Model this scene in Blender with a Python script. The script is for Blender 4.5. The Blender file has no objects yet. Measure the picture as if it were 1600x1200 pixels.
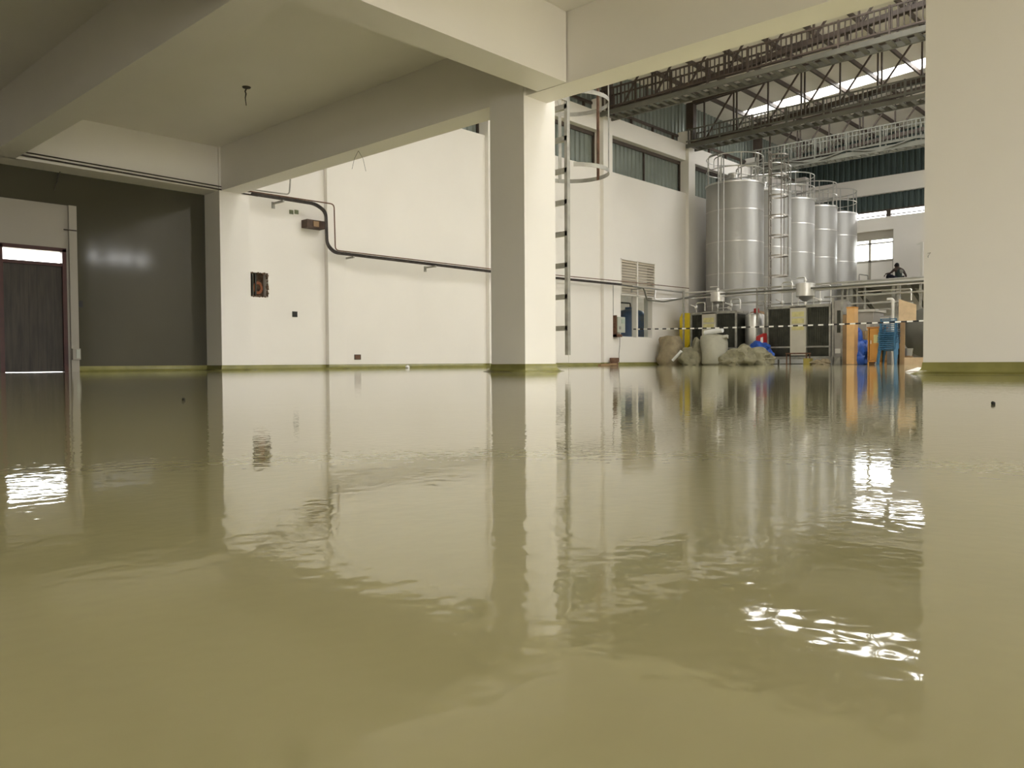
import bpy, bmesh, math, random
from mathutils import Vector, Matrix, noise
random.seed(7)
S = bpy.context.scene
COL = S.collection
PI = math.pi

# ------------------------------------------------------------------ camera
F = 1250.0
CAMH = .127
AZ = math.radians(43)
PITCH = math.atan(33.7 / F)
ROLL = .006
f0 = Vector((math.cos(AZ), math.sin(AZ), 0))
r0 = Vector((math.sin(AZ), -math.cos(AZ), 0))
zu = Vector((0, 0, 1))
fw = math.cos(PITCH) * f0 - math.sin(PITCH) * zu
up_ = math.sin(PITCH) * f0 + math.cos(PITCH) * zu
rt = math.cos(ROLL) * r0 - math.sin(ROLL) * up_
up = math.cos(ROLL) * up_ + math.sin(ROLL) * r0
EYE = Vector((0, 0, CAMH))
cd = bpy.data.cameras.new('camera')
cam = bpy.data.objects.new('camera', cd)
COL.objects.link(cam)
cd.sensor_width = 36
cd.lens = F / 1600 * 36
cd.clip_start = .02
cd.clip_end = 200
cam.matrix_world = Matrix(((rt.x, up.x, -fw.x, 0), (rt.y, up.y, -fw.y, 0), (rt.z, up.z, -fw.z, CAMH), (0, 0, 0, 1)))
S.camera = cam


def on(px, py, ax, v):
    """survey: where the sight line through a point of the photograph meets the plane axis=v"""
    d = fw + (px - 800) / F * rt - (py - 600) / F * up
    return EYE + d * ((v - EYE[ax]) / d[ax])


# ------------------------------------------------------------------ materials
MATS = {}


def mat(name, col, rough=.6, metal=0., var=0., scale=3., bump=0., bscale=40., spec=.5):
    if name in MATS:
        return MATS[name]
    m = bpy.data.materials.new(name)
    m.use_nodes = True
    nt = m.node_tree
    b = nt.nodes['Principled BSDF']
    b.inputs['Base Color'].default_value = (*col, 1)
    b.inputs['Roughness'].default_value = rough
    b.inputs['Metallic'].default_value = metal
    b.inputs['Specular IOR Level'].default_value = spec
    tc = nt.nodes.new('ShaderNodeTexCoord')
    if var > 0:
        n = nt.nodes.new('ShaderNodeTexNoise')
        n.inputs['Scale'].default_value = scale
        n.inputs['Detail'].default_value = 5
        nt.links.new(tc.outputs['Object'], n.inputs['Vector'])
        r = nt.nodes.new('ShaderNodeValToRGB')
        r.color_ramp.elements[0].position = .3
        r.color_ramp.elements[1].position = .7
        r.color_ramp.elements[0].color = (*[c * (1 - var) for c in col], 1)
        r.color_ramp.elements[1].color = (*[min(1, c * (1 + var)) for c in col], 1)
        nt.links.new(n.outputs['Fac'], r.inputs['Fac'])
        nt.links.new(r.outputs['Color'], b.inputs['Base Color'])
    if bump > 0:
        n2 = nt.nodes.new('ShaderNodeTexNoise')
        n2.inputs['Scale'].default_value = bscale
        n2.inputs['Detail'].default_value = 4
        nt.links.new(tc.outputs['Object'], n2.inputs['Vector'])
        bp = nt.nodes.new('ShaderNodeBump')
        bp.inputs['Strength'].default_value = bump
        bp.inputs['Distance'].default_value = .02
        nt.links.new(n2.outputs['Fac'], bp.inputs['Height'])
        nt.links.new(bp.outputs['Normal'], b.inputs['Normal'])
    MATS[name] = m
    return m


PLASTER = mat('white_plaster', (.885, .85, .795), .55, var=.02, scale=.7, bump=.04, bscale=6)
GREYWALL = mat('grey_gloss_paint', (.072, .067, .046), .09, var=.05, scale=.8, bump=.02, bscale=2, spec=.5)
INFILL = mat('greyish_plaster', (.40, .37, .31), .5, var=.04, scale=1.2)
SKIRT = mat('green_epoxy_skirting', (.25, .235, .075), .25, var=.15, scale=4)
STEELD = mat('dark_painted_steel', (.07, .05, .038), .55, var=.25, scale=2)
STEELG = mat('grey_painted_steel', (.15, .145, .12), .5, metal=.2, var=.15, scale=2)
GALV = mat('galvanised_steel', (.36, .35, .31), .45, metal=.3, var=.25, scale=6)
INOX = mat('stainless_steel', (.72, .71, .68), .3, metal=.75, var=.06, scale=3)
TANKM = mat('brushed_tank_steel', (.37, .365, .345), .45, metal=.5, var=.04, scale=1.3)
SEAMM = mat('polished_weld_seam', (.5, .49, .46), .32, metal=.9)
CLAD = mat('green_grey_cladding', (.235, .265, .235), .38, metal=.25, var=.1, scale=1.5)
CLADD = mat('dark_teal_cladding', (.05, .075, .07), .5, metal=.1, var=.15, scale=1.5)
ROOFM = mat('pale_roof_sheet', (.80, .76, .70), .5, var=.03, scale=1)
BLACK = mat('black_rubber', (.012, .012, .012), .5)
CABLE = mat('dark_cable', (.055, .045, .04), .5, var=.4, scale=9)
RUST = mat('rusty_steel', (.17, .09, .055), .7, metal=.2, var=.35, scale=12)
COIL = mat('dark_condenser_coil', (.045, .046, .034), .45, metal=.3, var=.35, scale=5)
MAROON = mat('maroon_painted_wood', (.06, .012, .009), .45, var=.2, scale=5)
WHITEP = mat('white_painted_metal', (.78, .76, .70), .45)
YELLOW = mat('yellow_sheeting', (.62, .47, .015), .5, var=.12, scale=4, bump=.3, bscale=6)
SACKM = mat('olive_woven_sack', (.27, .25, .165), .85, var=.22, scale=6, bump=.6, bscale=14)
BURLAP = mat('tan_sack', (.33, .27, .17), .85, var=.2, scale=6, bump=.5, bscale=14)
GREYBALE = mat('grey_green_wrap', (.40, .385, .30), .55, var=.08, scale=4, bump=.25, bscale=7)
BLUET = mat('blue_tarpaulin', (.02, .09, .42), .35, var=.35, scale=5, bump=.5, bscale=9)
BLUEP = mat('blue_plastic', (.045, .15, .27), .4, var=.05, scale=3)
BLUEW = mat('blue_water_tank_plastic', (.01, .14, .45), .3)
ORANGE = mat('orange_veneer', (.58, .27, .06), .42, var=.1, scale=4)
PINE = mat('pine_board', (.66, .40, .17), .5, var=.12, scale=3)
PLYW = mat('pale_plywood', (.62, .46, .29), .6, var=.1, scale=6)
BROWNB = mat('brown_board', (.30, .19, .095), .6, var=.12, scale=5)
GREYM = mat('grey_machine_panel', (.36, .34, .31), .45, metal=.2, var=.08, scale=3)
GREYV = mat('dull_grey_vessel', (.36, .36, .34), .4, metal=.45, var=.08, scale=2)
LABELY = mat('pale_yellow_sticker', (.62, .57, .27), .5, var=.15, scale=7)
CREAMP = mat('cream_machine_panel', (.58, .55, .46), .5, var=.05, scale=4)
REDM = mat('red_plastic', (.42, .02, .02), .4)
PAPER = mat('white_paper', (.85, .85, .83), .7)
CARD = mat('brown_cardboard', (.36, .25, .13), .8, var=.1)
SKIN = mat('dark_skin', (.05, .027, .018), .5)
SHIRT = mat('dark_green_cloth', (.022, .036, .03), .85, var=.2, scale=20)
PATCHM = mat('grey_cloth', (.20, .20, .17), .85)
TROUS = mat('navy_cloth', (.012, .013, .024), .85)
HAIR = mat('black_hair', (.006, .005, .005), .8)
BRICK = mat('broken_brick', (.12, .075, .045), .9, var=.6, scale=18, bump=1, bscale=20)
EARTHP = mat('outdoor_ground', (.42, .38, .30), .9, var=.15, scale=1)
DKBROWN = mat('dark_brown_metal', (.075, .04, .022), .55, var=.3, scale=8)
VESS = mat('dark_grey_vessel', (.17, .17, .145), .4, metal=.3, var=.1, scale=2)
BOXP = mat('pale_grey_box', (.50, .53, .46), .4)


def floor_mat():
    m = bpy.data.materials.new('glossy_green_epoxy')
    m.use_nodes = True
    nt = m.node_tree
    b = nt.nodes['Principled BSDF']
    tc = nt.nodes.new('ShaderNodeTexCoord')
    n = nt.nodes.new('ShaderNodeTexNoise')
    n.inputs['Scale'].default_value = .5
    n.inputs['Detail'].default_value = 3
    nt.links.new(tc.outputs['Object'], n.inputs['Vector'])
    r = nt.nodes.new('ShaderNodeValToRGB')
    r.color_ramp.elements[0].color = (.43, .402, .235, 1)
    r.color_ramp.elements[1].color = (.48, .45, .265, 1)
    nt.links.new(n.outputs['Fac'], r.inputs['Fac'])
    nt.links.new(r.outputs['Color'], b.inputs['Base Color'])
    b.inputs['Roughness'].default_value = .035
    b.inputs['IOR'].default_value = 1.5
    # poured resin: long gentle waves and small orange-peel ripples
    n1 = nt.nodes.new('ShaderNodeTexNoise')
    n1.inputs['Scale'].default_value = 3.5
    n1.inputs['Detail'].default_value = 2
    n2 = nt.nodes.new('ShaderNodeTexNoise')
    n2.inputs['Scale'].default_value = 55
    n2.inputs['Detail'].default_value = 1
    for q in (n1, n2):
        nt.links.new(tc.outputs['Object'], q.inputs['Vector'])
    b1 = nt.nodes.new('ShaderNodeBump')
    b1.inputs['Strength'].default_value = 1
    b1.inputs['Distance'].default_value = .0005
    b2 = nt.nodes.new('ShaderNodeBump')
    b2.inputs['Strength'].default_value = 1
    b2.inputs['Distance'].default_value = .00024
    nt.links.new(n1.outputs['Fac'], b1.inputs['Height'])
    nt.links.new(n2.outputs['Fac'], b2.inputs['Height'])
    nt.links.new(b1.outputs['Normal'], b2.inputs['Normal'])
    nt.links.new(b2.outputs['Normal'], b.inputs['Normal'])
    return m


FLOORM = floor_mat()


def door_mat():
    m = bpy.data.materials.new('dark_stained_planks')
    m.use_nodes = True
    nt = m.node_tree
    b = nt.nodes['Principled BSDF']
    tc = nt.nodes.new('ShaderNodeTexCoord')
    mp = nt.nodes.new('ShaderNodeMapping')
    mp.inputs['Scale'].default_value = (9, 9, .9)
    n = nt.nodes.new('ShaderNodeTexNoise')
    n.inputs['Scale'].default_value = 2
    n.inputs['Detail'].default_value = 6
    nt.links.new(tc.outputs['Object'], mp.inputs['Vector'])
    nt.links.new(mp.outputs['Vector'], n.inputs['Vector'])
    r = nt.nodes.new('ShaderNodeValToRGB')
    r.color_ramp.elements[0].position = .3
    r.color_ramp.elements[1].position = .75
    r.color_ramp.elements[0].color = (.022, .017, .011, 1)
    r.color_ramp.elements[1].color = (.06, .046, .031, 1)
    nt.links.new(n.outputs['Fac'], r.inputs['Fac'])
    nt.links.new(r.outputs['Color'], b.inputs['Base Color'])
    b.inputs['Roughness'].default_value = .5
    return m


DOORM = door_mat()


def glass_mat(name, tint, milky):
    m = bpy.data.materials.new(name)
    m.use_nodes = True
    nt = m.node_tree
    out = nt.nodes['Material Output']
    nt.nodes.remove(nt.nodes['Principled BSDF'])
    t = nt.nodes.new('ShaderNodeBsdfTransparent')
    t.inputs['Color'].default_value = (*tint, 1)
    tl = nt.nodes.new('ShaderNodeBsdfTranslucent')
    tl.inputs['Color'].default_value = (.9, .9, .88, 1)
    g = nt.nodes.new('ShaderNodeBsdfGlossy')
    g.inputs['Roughness'].default_value = .05
    m1 = nt.nodes.new('ShaderNodeMixShader')
    m1.inputs['Fac'].default_value = milky
    m2 = nt.nodes.new('ShaderNodeMixShader')
    m2.inputs['Fac'].default_value = .05
    nt.links.new(t.outputs[0], m1.inputs[1])
    nt.links.new(tl.outputs[0], m1.inputs[2])
    nt.links.new(m1.outputs[0], m2.inputs[1])
    nt.links.new(g.outputs[0], m2.inputs[2])
    nt.links.new(m2.outputs[0], out.inputs['Surface'])
    return m


GLASS = glass_mat('clear_window_glass', (.95, .97, .96), .06)
POLYC = glass_mat('translucent_roof_sheet', (.95, .95, .94), .25)


def stripe_mat():
    m = bpy.data.materials.new('black_white_barrier_tape')
    m.use_nodes = True
    nt = m.node_tree
    b = nt.nodes['Principled BSDF']
    tc = nt.nodes.new('ShaderNodeTexCoord')
    w = nt.nodes.new('ShaderNodeTexWave')
    w.wave_type = 'BANDS'
    w.bands_direction = 'Y'
    w.inputs['Scale'].default_value = 1.05
    nt.links.new(tc.outputs['Object'], w.inputs['Vector'])
    r = nt.nodes.new('ShaderNodeValToRGB')
    r.color_ramp.interpolation = 'CONSTANT'
    r.color_ramp.elements[0].color = (.03, .03, .03, 1)
    r.color_ramp.elements[1].position = .5
    r.color_ramp.elements[1].color = (.85, .84, .8, 1)
    nt.links.new(w.outputs['Fac'], r.inputs['Fac'])
    nt.links.new(r.outputs['Color'], b.inputs['Base Color'])
    b.inputs['Roughness'].default_value = .5
    return m


TAPEM = stripe_mat()

# ------------------------------------------------------------------ mesh kit
ORG = {}


def org(o):
    return ORG.get(o.name, Vector((0, 0, 0)))


class MB:
    def __init__(s):
        s.b = bmesh.new()

    def verts(s, pts):
        return [s.b.verts.new(p) for p in pts]

    def face(s, vs):
        try:
            return s.b.faces.new(vs)
        except ValueError:
            return None

    def box(s, x0, x1, y0, y1, z0, z1):
        v = s.verts([(x, y, z) for z in (z0, z1) for y in (y0, y1) for x in (x0, x1)])
        for q in ((0, 2, 3, 1), (4, 5, 7, 6), (0, 1, 5, 4), (2, 6, 7, 3), (0, 4, 6, 2), (1, 3, 7, 5)):
            s.face([v[i] for i in q])
        return s

    def bar(s, p0, p1, w, h, upv=zu):
        p0, p1 = Vector(p0), Vector(p1)
        d = (p1 - p0).normalized()
        sd = d.cross(upv)
        if sd.length < 1e-4:
            sd = d.cross(Vector((1, 0, 0)))
        sd.normalize()
        u = sd.cross(d).normalized()
        v = []
        for p in (p0, p1):
            for a, b in ((-1, -1), (1, -1), (1, 1), (-1, 1)):
                v.append(s.b.verts.new(p + sd * a * w / 2 + u * b * h / 2))
        for q in ((3, 2, 1, 0), (4, 5, 6, 7), (0, 1, 5, 4), (1, 2, 6, 5), (2, 3, 7, 6), (3, 0, 4, 7)):
            s.face([v[i] for i in q])
        return s

    def tube(s, pts, r, n=8, closed=False, caps=True):
        pts = [Vector(p) for p in pts]
        N = len(pts)
        rings = []
        ref = None
        for i, p in enumerate(pts):
            if closed:
                d = pts[(i + 1) % N] - pts[i - 1]
            else:
                d = pts[min(i + 1, N - 1)] - pts[max(i - 1, 0)]
            d.normalize()
            if ref is None:
                ref = Vector((0, 0, 1)) if abs(d.z) < .9 else Vector((1, 0, 0))
            a = d.cross(ref)
            if a.length < 1e-4:
                ref = Vector((0, 1, 0))
                a = d.cross(ref)
            a.normalize()
            b = a.cross(d).normalized()
            ref = b
            rr = r[i] if isinstance(r, (list, tuple)) else r
            rings.append([s.b.verts.new(p + (a * math.cos(2 * PI * k / n) + b * math.sin(2 * PI * k / n)) * rr) for k in range(n)])
        M = N if closed else N - 1
        for i in range(M):
            A, B = rings[i], rings[(i + 1) % N]
            for k in range(n):
                s.face([A[k], A[(k + 1) % n], B[(k + 1) % n], B[k]])
        if caps and not closed:
            s.face(rings[0][::-1])
            s.face(rings[-1])
        return s

    def lathe(s, prof, c, n=32, axis='z'):
        rings = []
        c = Vector(c)
        for r, h in prof:
            ring = []
            for k in range(n):
                a = 2 * PI * k / n
                if axis == 'z':
                    p = Vector((r * math.cos(a), r * math.sin(a), h))
                elif axis == 'y':
                    p = Vector((r * math.cos(a), h, r * math.sin(a)))
                else:
                    p = Vector((h, r * math.cos(a), r * math.sin(a)))
                ring.append(s.b.verts.new(c + p))
            rings.append(ring)
        for A, B in zip(rings, rings[1:]):
            for k in range(n):
                s.face([A[k], A[(k + 1) % n], B[(k + 1) % n], B[k]])
        s.face(rings[0][::-1])
        s.face(rings[-1])
        return s

    def ring(s, c, r, rad, n=32, m=6, a0=0, a1=2 * PI):
        full = abs(a1 - a0 - 2 * PI) < 1e-6
        k = n if full else n + 1
        pts = [Vector(c) + Vector((r * math.cos(a0 + (a1 - a0) * i / n), r * math.sin(a0 + (a1 - a0) * i / n), 0)) for i in range(k)]
        return s.tube(pts, rad, m, closed=full)

    def hband(s, c, r, h, t, n=24, a0=0, a1=2 * PI):
        """flat hoop band of height h"""
        c = Vector(c)
        prev = None
        full = abs(a1 - a0 - 2 * PI) < 1e-6
        first = None
        for i in range(n + (0 if full else 1)):
            a = a0 + (a1 - a0) * i / n
            e = Vector((math.cos(a), math.sin(a), 0))
            q = [s.b.verts.new(c + e * rr + Vector((0, 0, zz))) for rr, zz in ((r - t, -h / 2), (r, -h / 2), (r, h / 2), (r - t, h / 2))]
            if prev:
                for k in range(4):
                    s.face([prev[k], prev[(k + 1) % 4], q[(k + 1) % 4], q[k]])
            else:
                first = q
            prev = q
        if full:
            for k in range(4):
                s.face([prev[k], prev[(k + 1) % 4], first[(k + 1) % 4], first[k]])
        else:
            s.face(first)
            s.face(prev[::-1])
        return s

    def prism(s, poly, ax, a, b):
        """polygon of 2-D points extruded along axis ax from a to b"""
        def P(u, v, w):
            return {0: (w, u, v), 1: (u, w, v), 2: (u, v, w)}[ax]
        A = s.verts([P(u, v, a) for u, v in poly])
        B = s.verts([P(u, v, b) for u, v in poly])
        n = len(poly)
        for i in range(n):
            s.face([A[i], A[(i + 1) % n], B[(i + 1) % n], B[i]])
        s.face(A[::-1])
        s.face(B)
        return s

    def blob(s, c, sx, sy, sz, seed=0, rough=.25, sub=3, flat=True, freq=1.6):
        ret = bmesh.ops.create_icosphere(s.b, subdivisions=sub, radius=1)
        off = Vector((seed * 3.7, seed * 1.3, seed * 2.1))
        for v in ret['verts']:
            p = v.co.copy()
            k = 1 + rough * noise.noise(p * freq + off) + rough * .4 * noise.noise(p * freq * 3 + off)
            p = p * k
            z = p.z * sz
            if flat:
                z = max(z, -.55 * sz)
            v.co = Vector((c[0] + p.x * sx, c[1] + p.y * sy, c[2] + z + (.55 * sz if flat else 0)))
        return s

    def build(s, name, m, parent=None, smooth=False, bevel=0, loc=None):
        if bevel:
            bmesh.ops.bevel(s.b, geom=list(s.b.edges), offset=bevel, segments=2, affect='EDGES', profile=.6)
        bmesh.ops.recalc_face_normals(s.b, faces=s.b.faces)
        if parent is not None:
            o_ = org(parent)
        elif loc is not None:
            o_ = Vector(loc)
        else:
            xs = [v.co for v in s.b.verts]
            o_ = Vector(((min(v.x for v in xs) + max(v.x for v in xs)) / 2, (min(v.y for v in xs) + max(v.y for v in xs)) / 2, min(v.z for v in xs)))
        for v in s.b.verts:
            v.co -= o_
        me = bpy.data.meshes.new(name)
        s.b.to_mesh(me)
        s.b.free()
        if smooth:
            for p in me.polygons:
                p.use_smooth = True
            try:
                me.set_sharp_from_angle(angle=math.radians(40))
            except Exception:
                pass
        me.materials.append(m)
        o = bpy.data.objects.new(name, me)
        COL.objects.link(o)
        if parent is not None:
            o.parent = parent
        else:
            o.location = o_
        ORG[o.name] = o_
        return o


def tag(o, label, cat, group=None):
    o['label'] = label
    o['category'] = cat
    if group:
        o['group'] = group
    return o


def thing(name, label, cat, loc, group=None):
    o = bpy.data.objects.new(name, None)
    COL.objects.link(o)
    o.location = loc
    o.empty_display_size = .2
    ORG[o.name] = Vector(loc)
    return tag(o, label, cat, group)


def struct(o):
    o['kind'] = 'structure'
    return o


def copy_tree(o, parent=None):
    c = o.copy()
    COL.objects.link(c)
    if parent is not None:
        c.parent = parent
    for ch in list(o.children):
        copy_tree(ch, c)
    return c


def dup(root, loc, label, group=None, rz=0.):
    c = copy_tree(root)
    c.location = loc
    c.rotation_euler = (0, 0, root.rotation_euler.z + rz)
    ORG[c.name] = Vector(loc)
    c['label'] = label
    if group:
        c['group'] = group
    return c


def wall_mb(ax, c0, c1, u0, u1, z0, z1, holes=()):
    """wall between planes c0,c1 of axis ax; u is the other horizontal axis; holes (u0,u1,z0,z1)"""
    us = sorted({u0, u1, *[h[0] for h in holes], *[h[1] for h in holes]})
    zs = sorted({z0, z1, *[h[2] for h in holes], *[h[3] for h in holes]})
    us = [u for u in us if u0 <= u <= u1]
    zs = [z for z in zs if z0 <= z <= z1]
    mb = MB()

    def solid(i, j):
        if i < 0 or j < 0 or i >= len(us) - 1 or j >= len(zs) - 1:
            return False
        um, zm = (us[i] + us[i + 1]) / 2, (zs[j] + zs[j + 1]) / 2
        return not any(h[0] < um < h[1] and h[2] < zm < h[3] for h in holes)

    def P(c, u, z):
        return (c, u, z) if ax == 0 else (u, c, z)
    for i in range(len(us) - 1):
        for j in range(len(zs) - 1):
            if not solid(i, j):
                continue
            a, b, c, d = us[i], us[i + 1], zs[j], zs[j + 1]
            for cc in (c0, c1):
                mb.face(mb.verts([P(cc, a, c), P(cc, b, c), P(cc, b, d), P(cc, a, d)]))
            for (di, dj, q) in ((-1, 0, ((a, c), (a, d))), (1, 0, ((b, c), (b, d))), (0, -1, ((a, c), (b, c))), (0, 1, ((a, d), (b, d)))):
                if not solid(i + di, j + dj):
                    (ua, za), (ub, zb) = q
                    mb.face(mb.verts([P(c0, ua, za), P(c0, ub, zb), P(c1, ub, zb), P(c1, ua, za)]))
    bmesh.ops.remove_doubles(mb.b, verts=mb.b.verts, dist=1e-5)
    return mb


COVE = [(.0, .105), (.006, .105), (.010, .06), (.022, .034), (.045, .014), (.085, .002), (.085, .0)]


def cove_rect(x0, x1, y0, y1):
    mb = MB()
    rings = []
    for o, z in COVE:
        rings.append(mb.verts([(x0 - o, y0 - o, z), (x1 + o, y0 - o, z), (x1 + o, y1 + o, z), (x0 - o, y1 + o, z)]))
    for A, B in zip(rings, rings[1:]):
        for k in range(4):
            mb.face([A[k], A[(k + 1) % 4], B[(k + 1) % 4], B[k]])
    return mb


def cove_line(y, x0, x1, axis=1):
    """against a wall: axis 1 = wall plane Y=y facing -Y ; axis 0 = wall plane X=y facing -X"""
    poly = [(y - o, z) for o, z in COVE] + [(y, 0)]
    if axis == 1:
        return MB().prism(poly, 0, x0, x1)
    mb = MB()
    A = mb.verts([(u, x0, v) for u, v in poly])
    B = mb.verts([(u, x1, v) for u, v in poly])
    n = len(poly)
    for i in range(n):
        mb.face([A[i], A[(i + 1) % n], B[(i + 1) % n], B[i]])
    mb.face(A[::-1])
    mb.face(B)
    return mb


def corr_mb(ax, c, u0, u1, z0, z1, per=.2, dep=.045, zs=None):
    """ribbed sheet: plane axis=c, ribs vertical"""
    mb = MB()
    pts = []
    u = u0
    while u < u1 - 1e-6:
        for fr, dd in ((0, 0), (.3, 0), (.42, dep), (.88, dep)):
            uu = min(u + fr * per, u1)
            pts.append((uu, dd))
        u += per
    pts.append((u1, 0))

    def P(u, d, z):
        return (c - d, u, z) if ax == 0 else (u, c - d, z)
    A = mb.verts([P(u, d, z0) for u, d in pts])
    B = mb.verts([P(u, d, z1) for u, d in pts])
    A2 = mb.verts([P(u, d - .006, z0) for u, d in pts])
    B2 = mb.verts([P(u, d - .006, z1) for u, d in pts])
    for i in range(len(pts) - 1):
        mb.face([A[i], A[i + 1], B[i + 1], B[i]])
        mb.face([A2[i], B2[i], B2[i + 1], A2[i + 1]])
    return mb


def bend(pts, r=.08, n=5):
    """round the corners of a polyline"""
    pts = [Vector(p) for p in pts]
    out = [pts[0]]
    for i in range(1, len(pts) - 1):
        p = pts[i]
        a = (pts[i - 1] - p)
        b = (pts[i + 1] - p)
        rr = min(r, a.length * .45, b.length * .45)
        a = p + a.normalized() * rr
        b = p + b.normalized() * rr
        for k in range(n + 1):
            t = k / n
            out.append(a * (1 - t) ** 2 + p * 2 * t * (1 - t) + b * t * t)
    out.append(pts[-1])
    return out


ORD = ['first', 'second', 'third', 'fourth', 'fifth', 'sixth', 'seventh', 'eighth', 'ninth', 'tenth', 'eleventh', 'twelfth', 'thirteenth', 'fourteenth', 'fifteenth', 'sixteenth', 'seventeenth']

# ------------------------------------------------------------------ setting: shell
ZS, ZC = 3.67, 4.56             # beam soffit, slab soffit
XC = 7.97                       # left face of the column row
YW = 15.85                      # long back wall
XE = 37.5                       # end wall of the tank hall


def roofz(y):
    return 10.02 + .055 * (16.3 - y)


struct(MB().box(-6.3, 38, -10.3, 21, -.12, 0).build('floor', FLOORM))
struct(MB().box(-30, 70, -40, 60, -.4, -.13).build('ground', EARTHP))
struct(MB().box(-6.2, 8.42, -10.2, 16.45, ZC, ZC + .2).build('ceiling', PLASTER))
# low bay walls
DX0, DX1, DZ = 4.17, 5.27, 2.27
struct(wall_mb(1, 16.2, 16.45, -6, 8.0, 0, ZC, holes=[(DX0, 5.32, 0, 3.09)]).build('wall_back_low', GREYWALL))
struct(wall_mb(1, 16.23, 16.45, DX0, 5.32, 0, 3.09, holes=[(DX0 + .01, DX1, 0.0, DZ)]).build('wall_door_infill', INFILL))
struct(MB().box(5.315, 5.45, 16.17, 16.24, 0, 3.09).build('trim_1', INFILL))
struct(wall_mb(0, -6.2, -6, -10.2, 16.45, 0, ZC).build('wall_left', PLASTER))
struct(wall_mb(1, -10.2, -10, -6, 8.4, 0, ZC, holes=[(-5.8, 7.8, .1, 2.9)]).build('wall_front_low', PLASTER))  # unseen opening behind the camera, position and size set for its light
# columns and beams
struct(MB().box(7.95, 8.59, 7.17, 7.80, 0, ZC).build('column', PLASTER))
struct(MB().box(7.95, 8.59, .9, 2.25, 0, ZC).build('column', PLASTER))
struct(MB().box(7.955, 8.62, 15.55, 16.4, 0, ZC).build('pilaster', PLASTER))
struct(MB().box(-6, XC, 6.46, 6.95, ZS, ZC + .01).build('beam', PLASTER))
struct(MB().box(7.99, 8.42, -10.2, 15.9, ZS, ZC + .3).build('beam', PLASTER))
struct(MB().box(3.92, 4.31, -10, 15.65, ZS, ZC + .01).build('beam', PLASTER))
struct(MB().box(-6, XC, 15.6, 16.21, ZS, ZC + .01).build('beam', PLASTER))
struct(MB().box(7.78, 8.0, -10.2, 16.4, ZC + .19, 12).build('wall_light_stop', PLASTER))  # unseen, added to keep light from leaking in over the slab
# long white wall of the hall
VX0, VX1 = 22.43, 24.55
NX0, NX1, NZ0, NZ1 = 8.66, 9.2, 1.58, 2.1
struct(wall_mb(1, YW, 16.2, 8.4, XE + .3, 0, 6.46,
               holes=[(NX0, NX1, NZ0, NZ1), (VX0, 24.36, .97, 2.4), (VX0, VX1, 2.4, 3.64)]).build('wall_back', PLASTER))
struct(MB().box(8.4, XE + .3, YW, 16.2, 7.68, 8.29).build('wall_back_ring_beam', PLASTER))
PIL = [(10.66, 11.16), (15.95, 16.45), (21.3, 21.8), (26.65, 27.12), (32.1, 32.6), (37.2, 37.6)]
for a, b in PIL:
    struct(MB().box(a, b, 15.72, 16.2, 0, 8.78).build('pilaster', PLASTER))
# slightly sunk patch where an old doorway was filled
struct(MB().box(19.6, 21.29, YW - .02, YW, .1, 2.75).build('trim_2', PLASTER))
# clerestory of the long wall: framed ribbed sheets
for i, (p, q) in enumerate(zip([(8.0, 8.45)] + PIL[:-1], PIL)):
    a, b = p[1], q[0]
    w = struct(corr_mb(1, 16.19, a, b, 6.40, 7.75, per=.24).build('window_%d' % (i + 1), CLAD))
    fr = MB()
    for x in (a + .03, (a + b) / 2, b - .03):
        fr.box(x - .03, x + .03, 16.08, 16.14, 6.46, 7.68)
    fr.box(a, b, 16.08, 16.14, 6.46, 6.52)
    fr.box(a, b, 16.08, 16.14, 7.56, 7.68)
    fr.build('window_frame', STEELD, w)
# cladding over the ring beam
struct(corr_mb(1, 16.3, 8.0, XE + .3, 8.25, 10.3, per=.25).build('wall_back_cladding', CLAD))
r_ = MB()
r_.box(8.5, XE, 16.16, 16.24, 8.62, 8.70)
for k in range(21):
    r_.box(8.6 + 1.36 * k, 8.66 + 1.36 * k, 16.16, 16.24, 8.29, 8.66)
struct(r_.build('trim_3', STEELD))
# end wall
EW = (11.87, 14.9, 3.5, 5.94)
struct(MB().box(8.41, 8.6, -10.2, -4.1, 0, ZC).build('wall_right_low', PLASTER))
struct(wall_mb(0, XE, XE + .3, -4.2, 16.2, 0, 6.5, holes=[EW]).build('wall_end', PLASTER))
struct(MB().box(XE, XE + .3, -4.2, 16.2, 7.57, 8.31).build('wall_end_ring_beam', PLASTER))
struct(corr_mb(0, XE + .28, -4.2, 16.4, 8.25, 11.4, per=.25).build('wall_end_cladding', CLADD))
w = struct(corr_mb(0, XE + .26, -4.2, 16.2, 6.80, 7.62, per=.25).build('window_7', CLADD))
fr = MB()
for k in range(12):
    y = 15.6 - 1.75 * k
    fr.box(XE + .05, XE + .22, y - .09, y + .09, 6.48, 6.82)
fr.box(XE + .1, XE + .2, -4.2, 16.2, 6.78, 6.85)
fr.box(XE + .1, XE + .2, -4.2, 16.2, 6.58, 6.62)
fr.build('window_frame', STEELD, w)
# two-light window over the platform
w = struct(MB().box(XE + .2, XE + .21, EW[0], EW[1], 4.6, 5.56).build('window_8', GLASS))
fr = MB()
for y in (EW[0] + .03, 12.93, 14.0, EW[1] - .03):
    fr.box(XE + .16, XE + .24, y - .05, y + .05, EW[2], 5.56)
fr.box(XE + .16, XE + .24, EW[0], EW[1], 4.54, 4.64)
fr.box(XE + .16, XE + .24, EW[0], EW[1], 5.36, 5.42)
fr.build('window_frame', INFILL, w)
MB().box(XE + .18, XE + .22, EW[0], EW[1], EW[2], 4.56).build('lower_panel', PLASTER, w)
MB().box(XE + .17, XE + .23, EW[0], EW[1], 5.54, 5.96).build('head_panel', INFILL, w)
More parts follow.
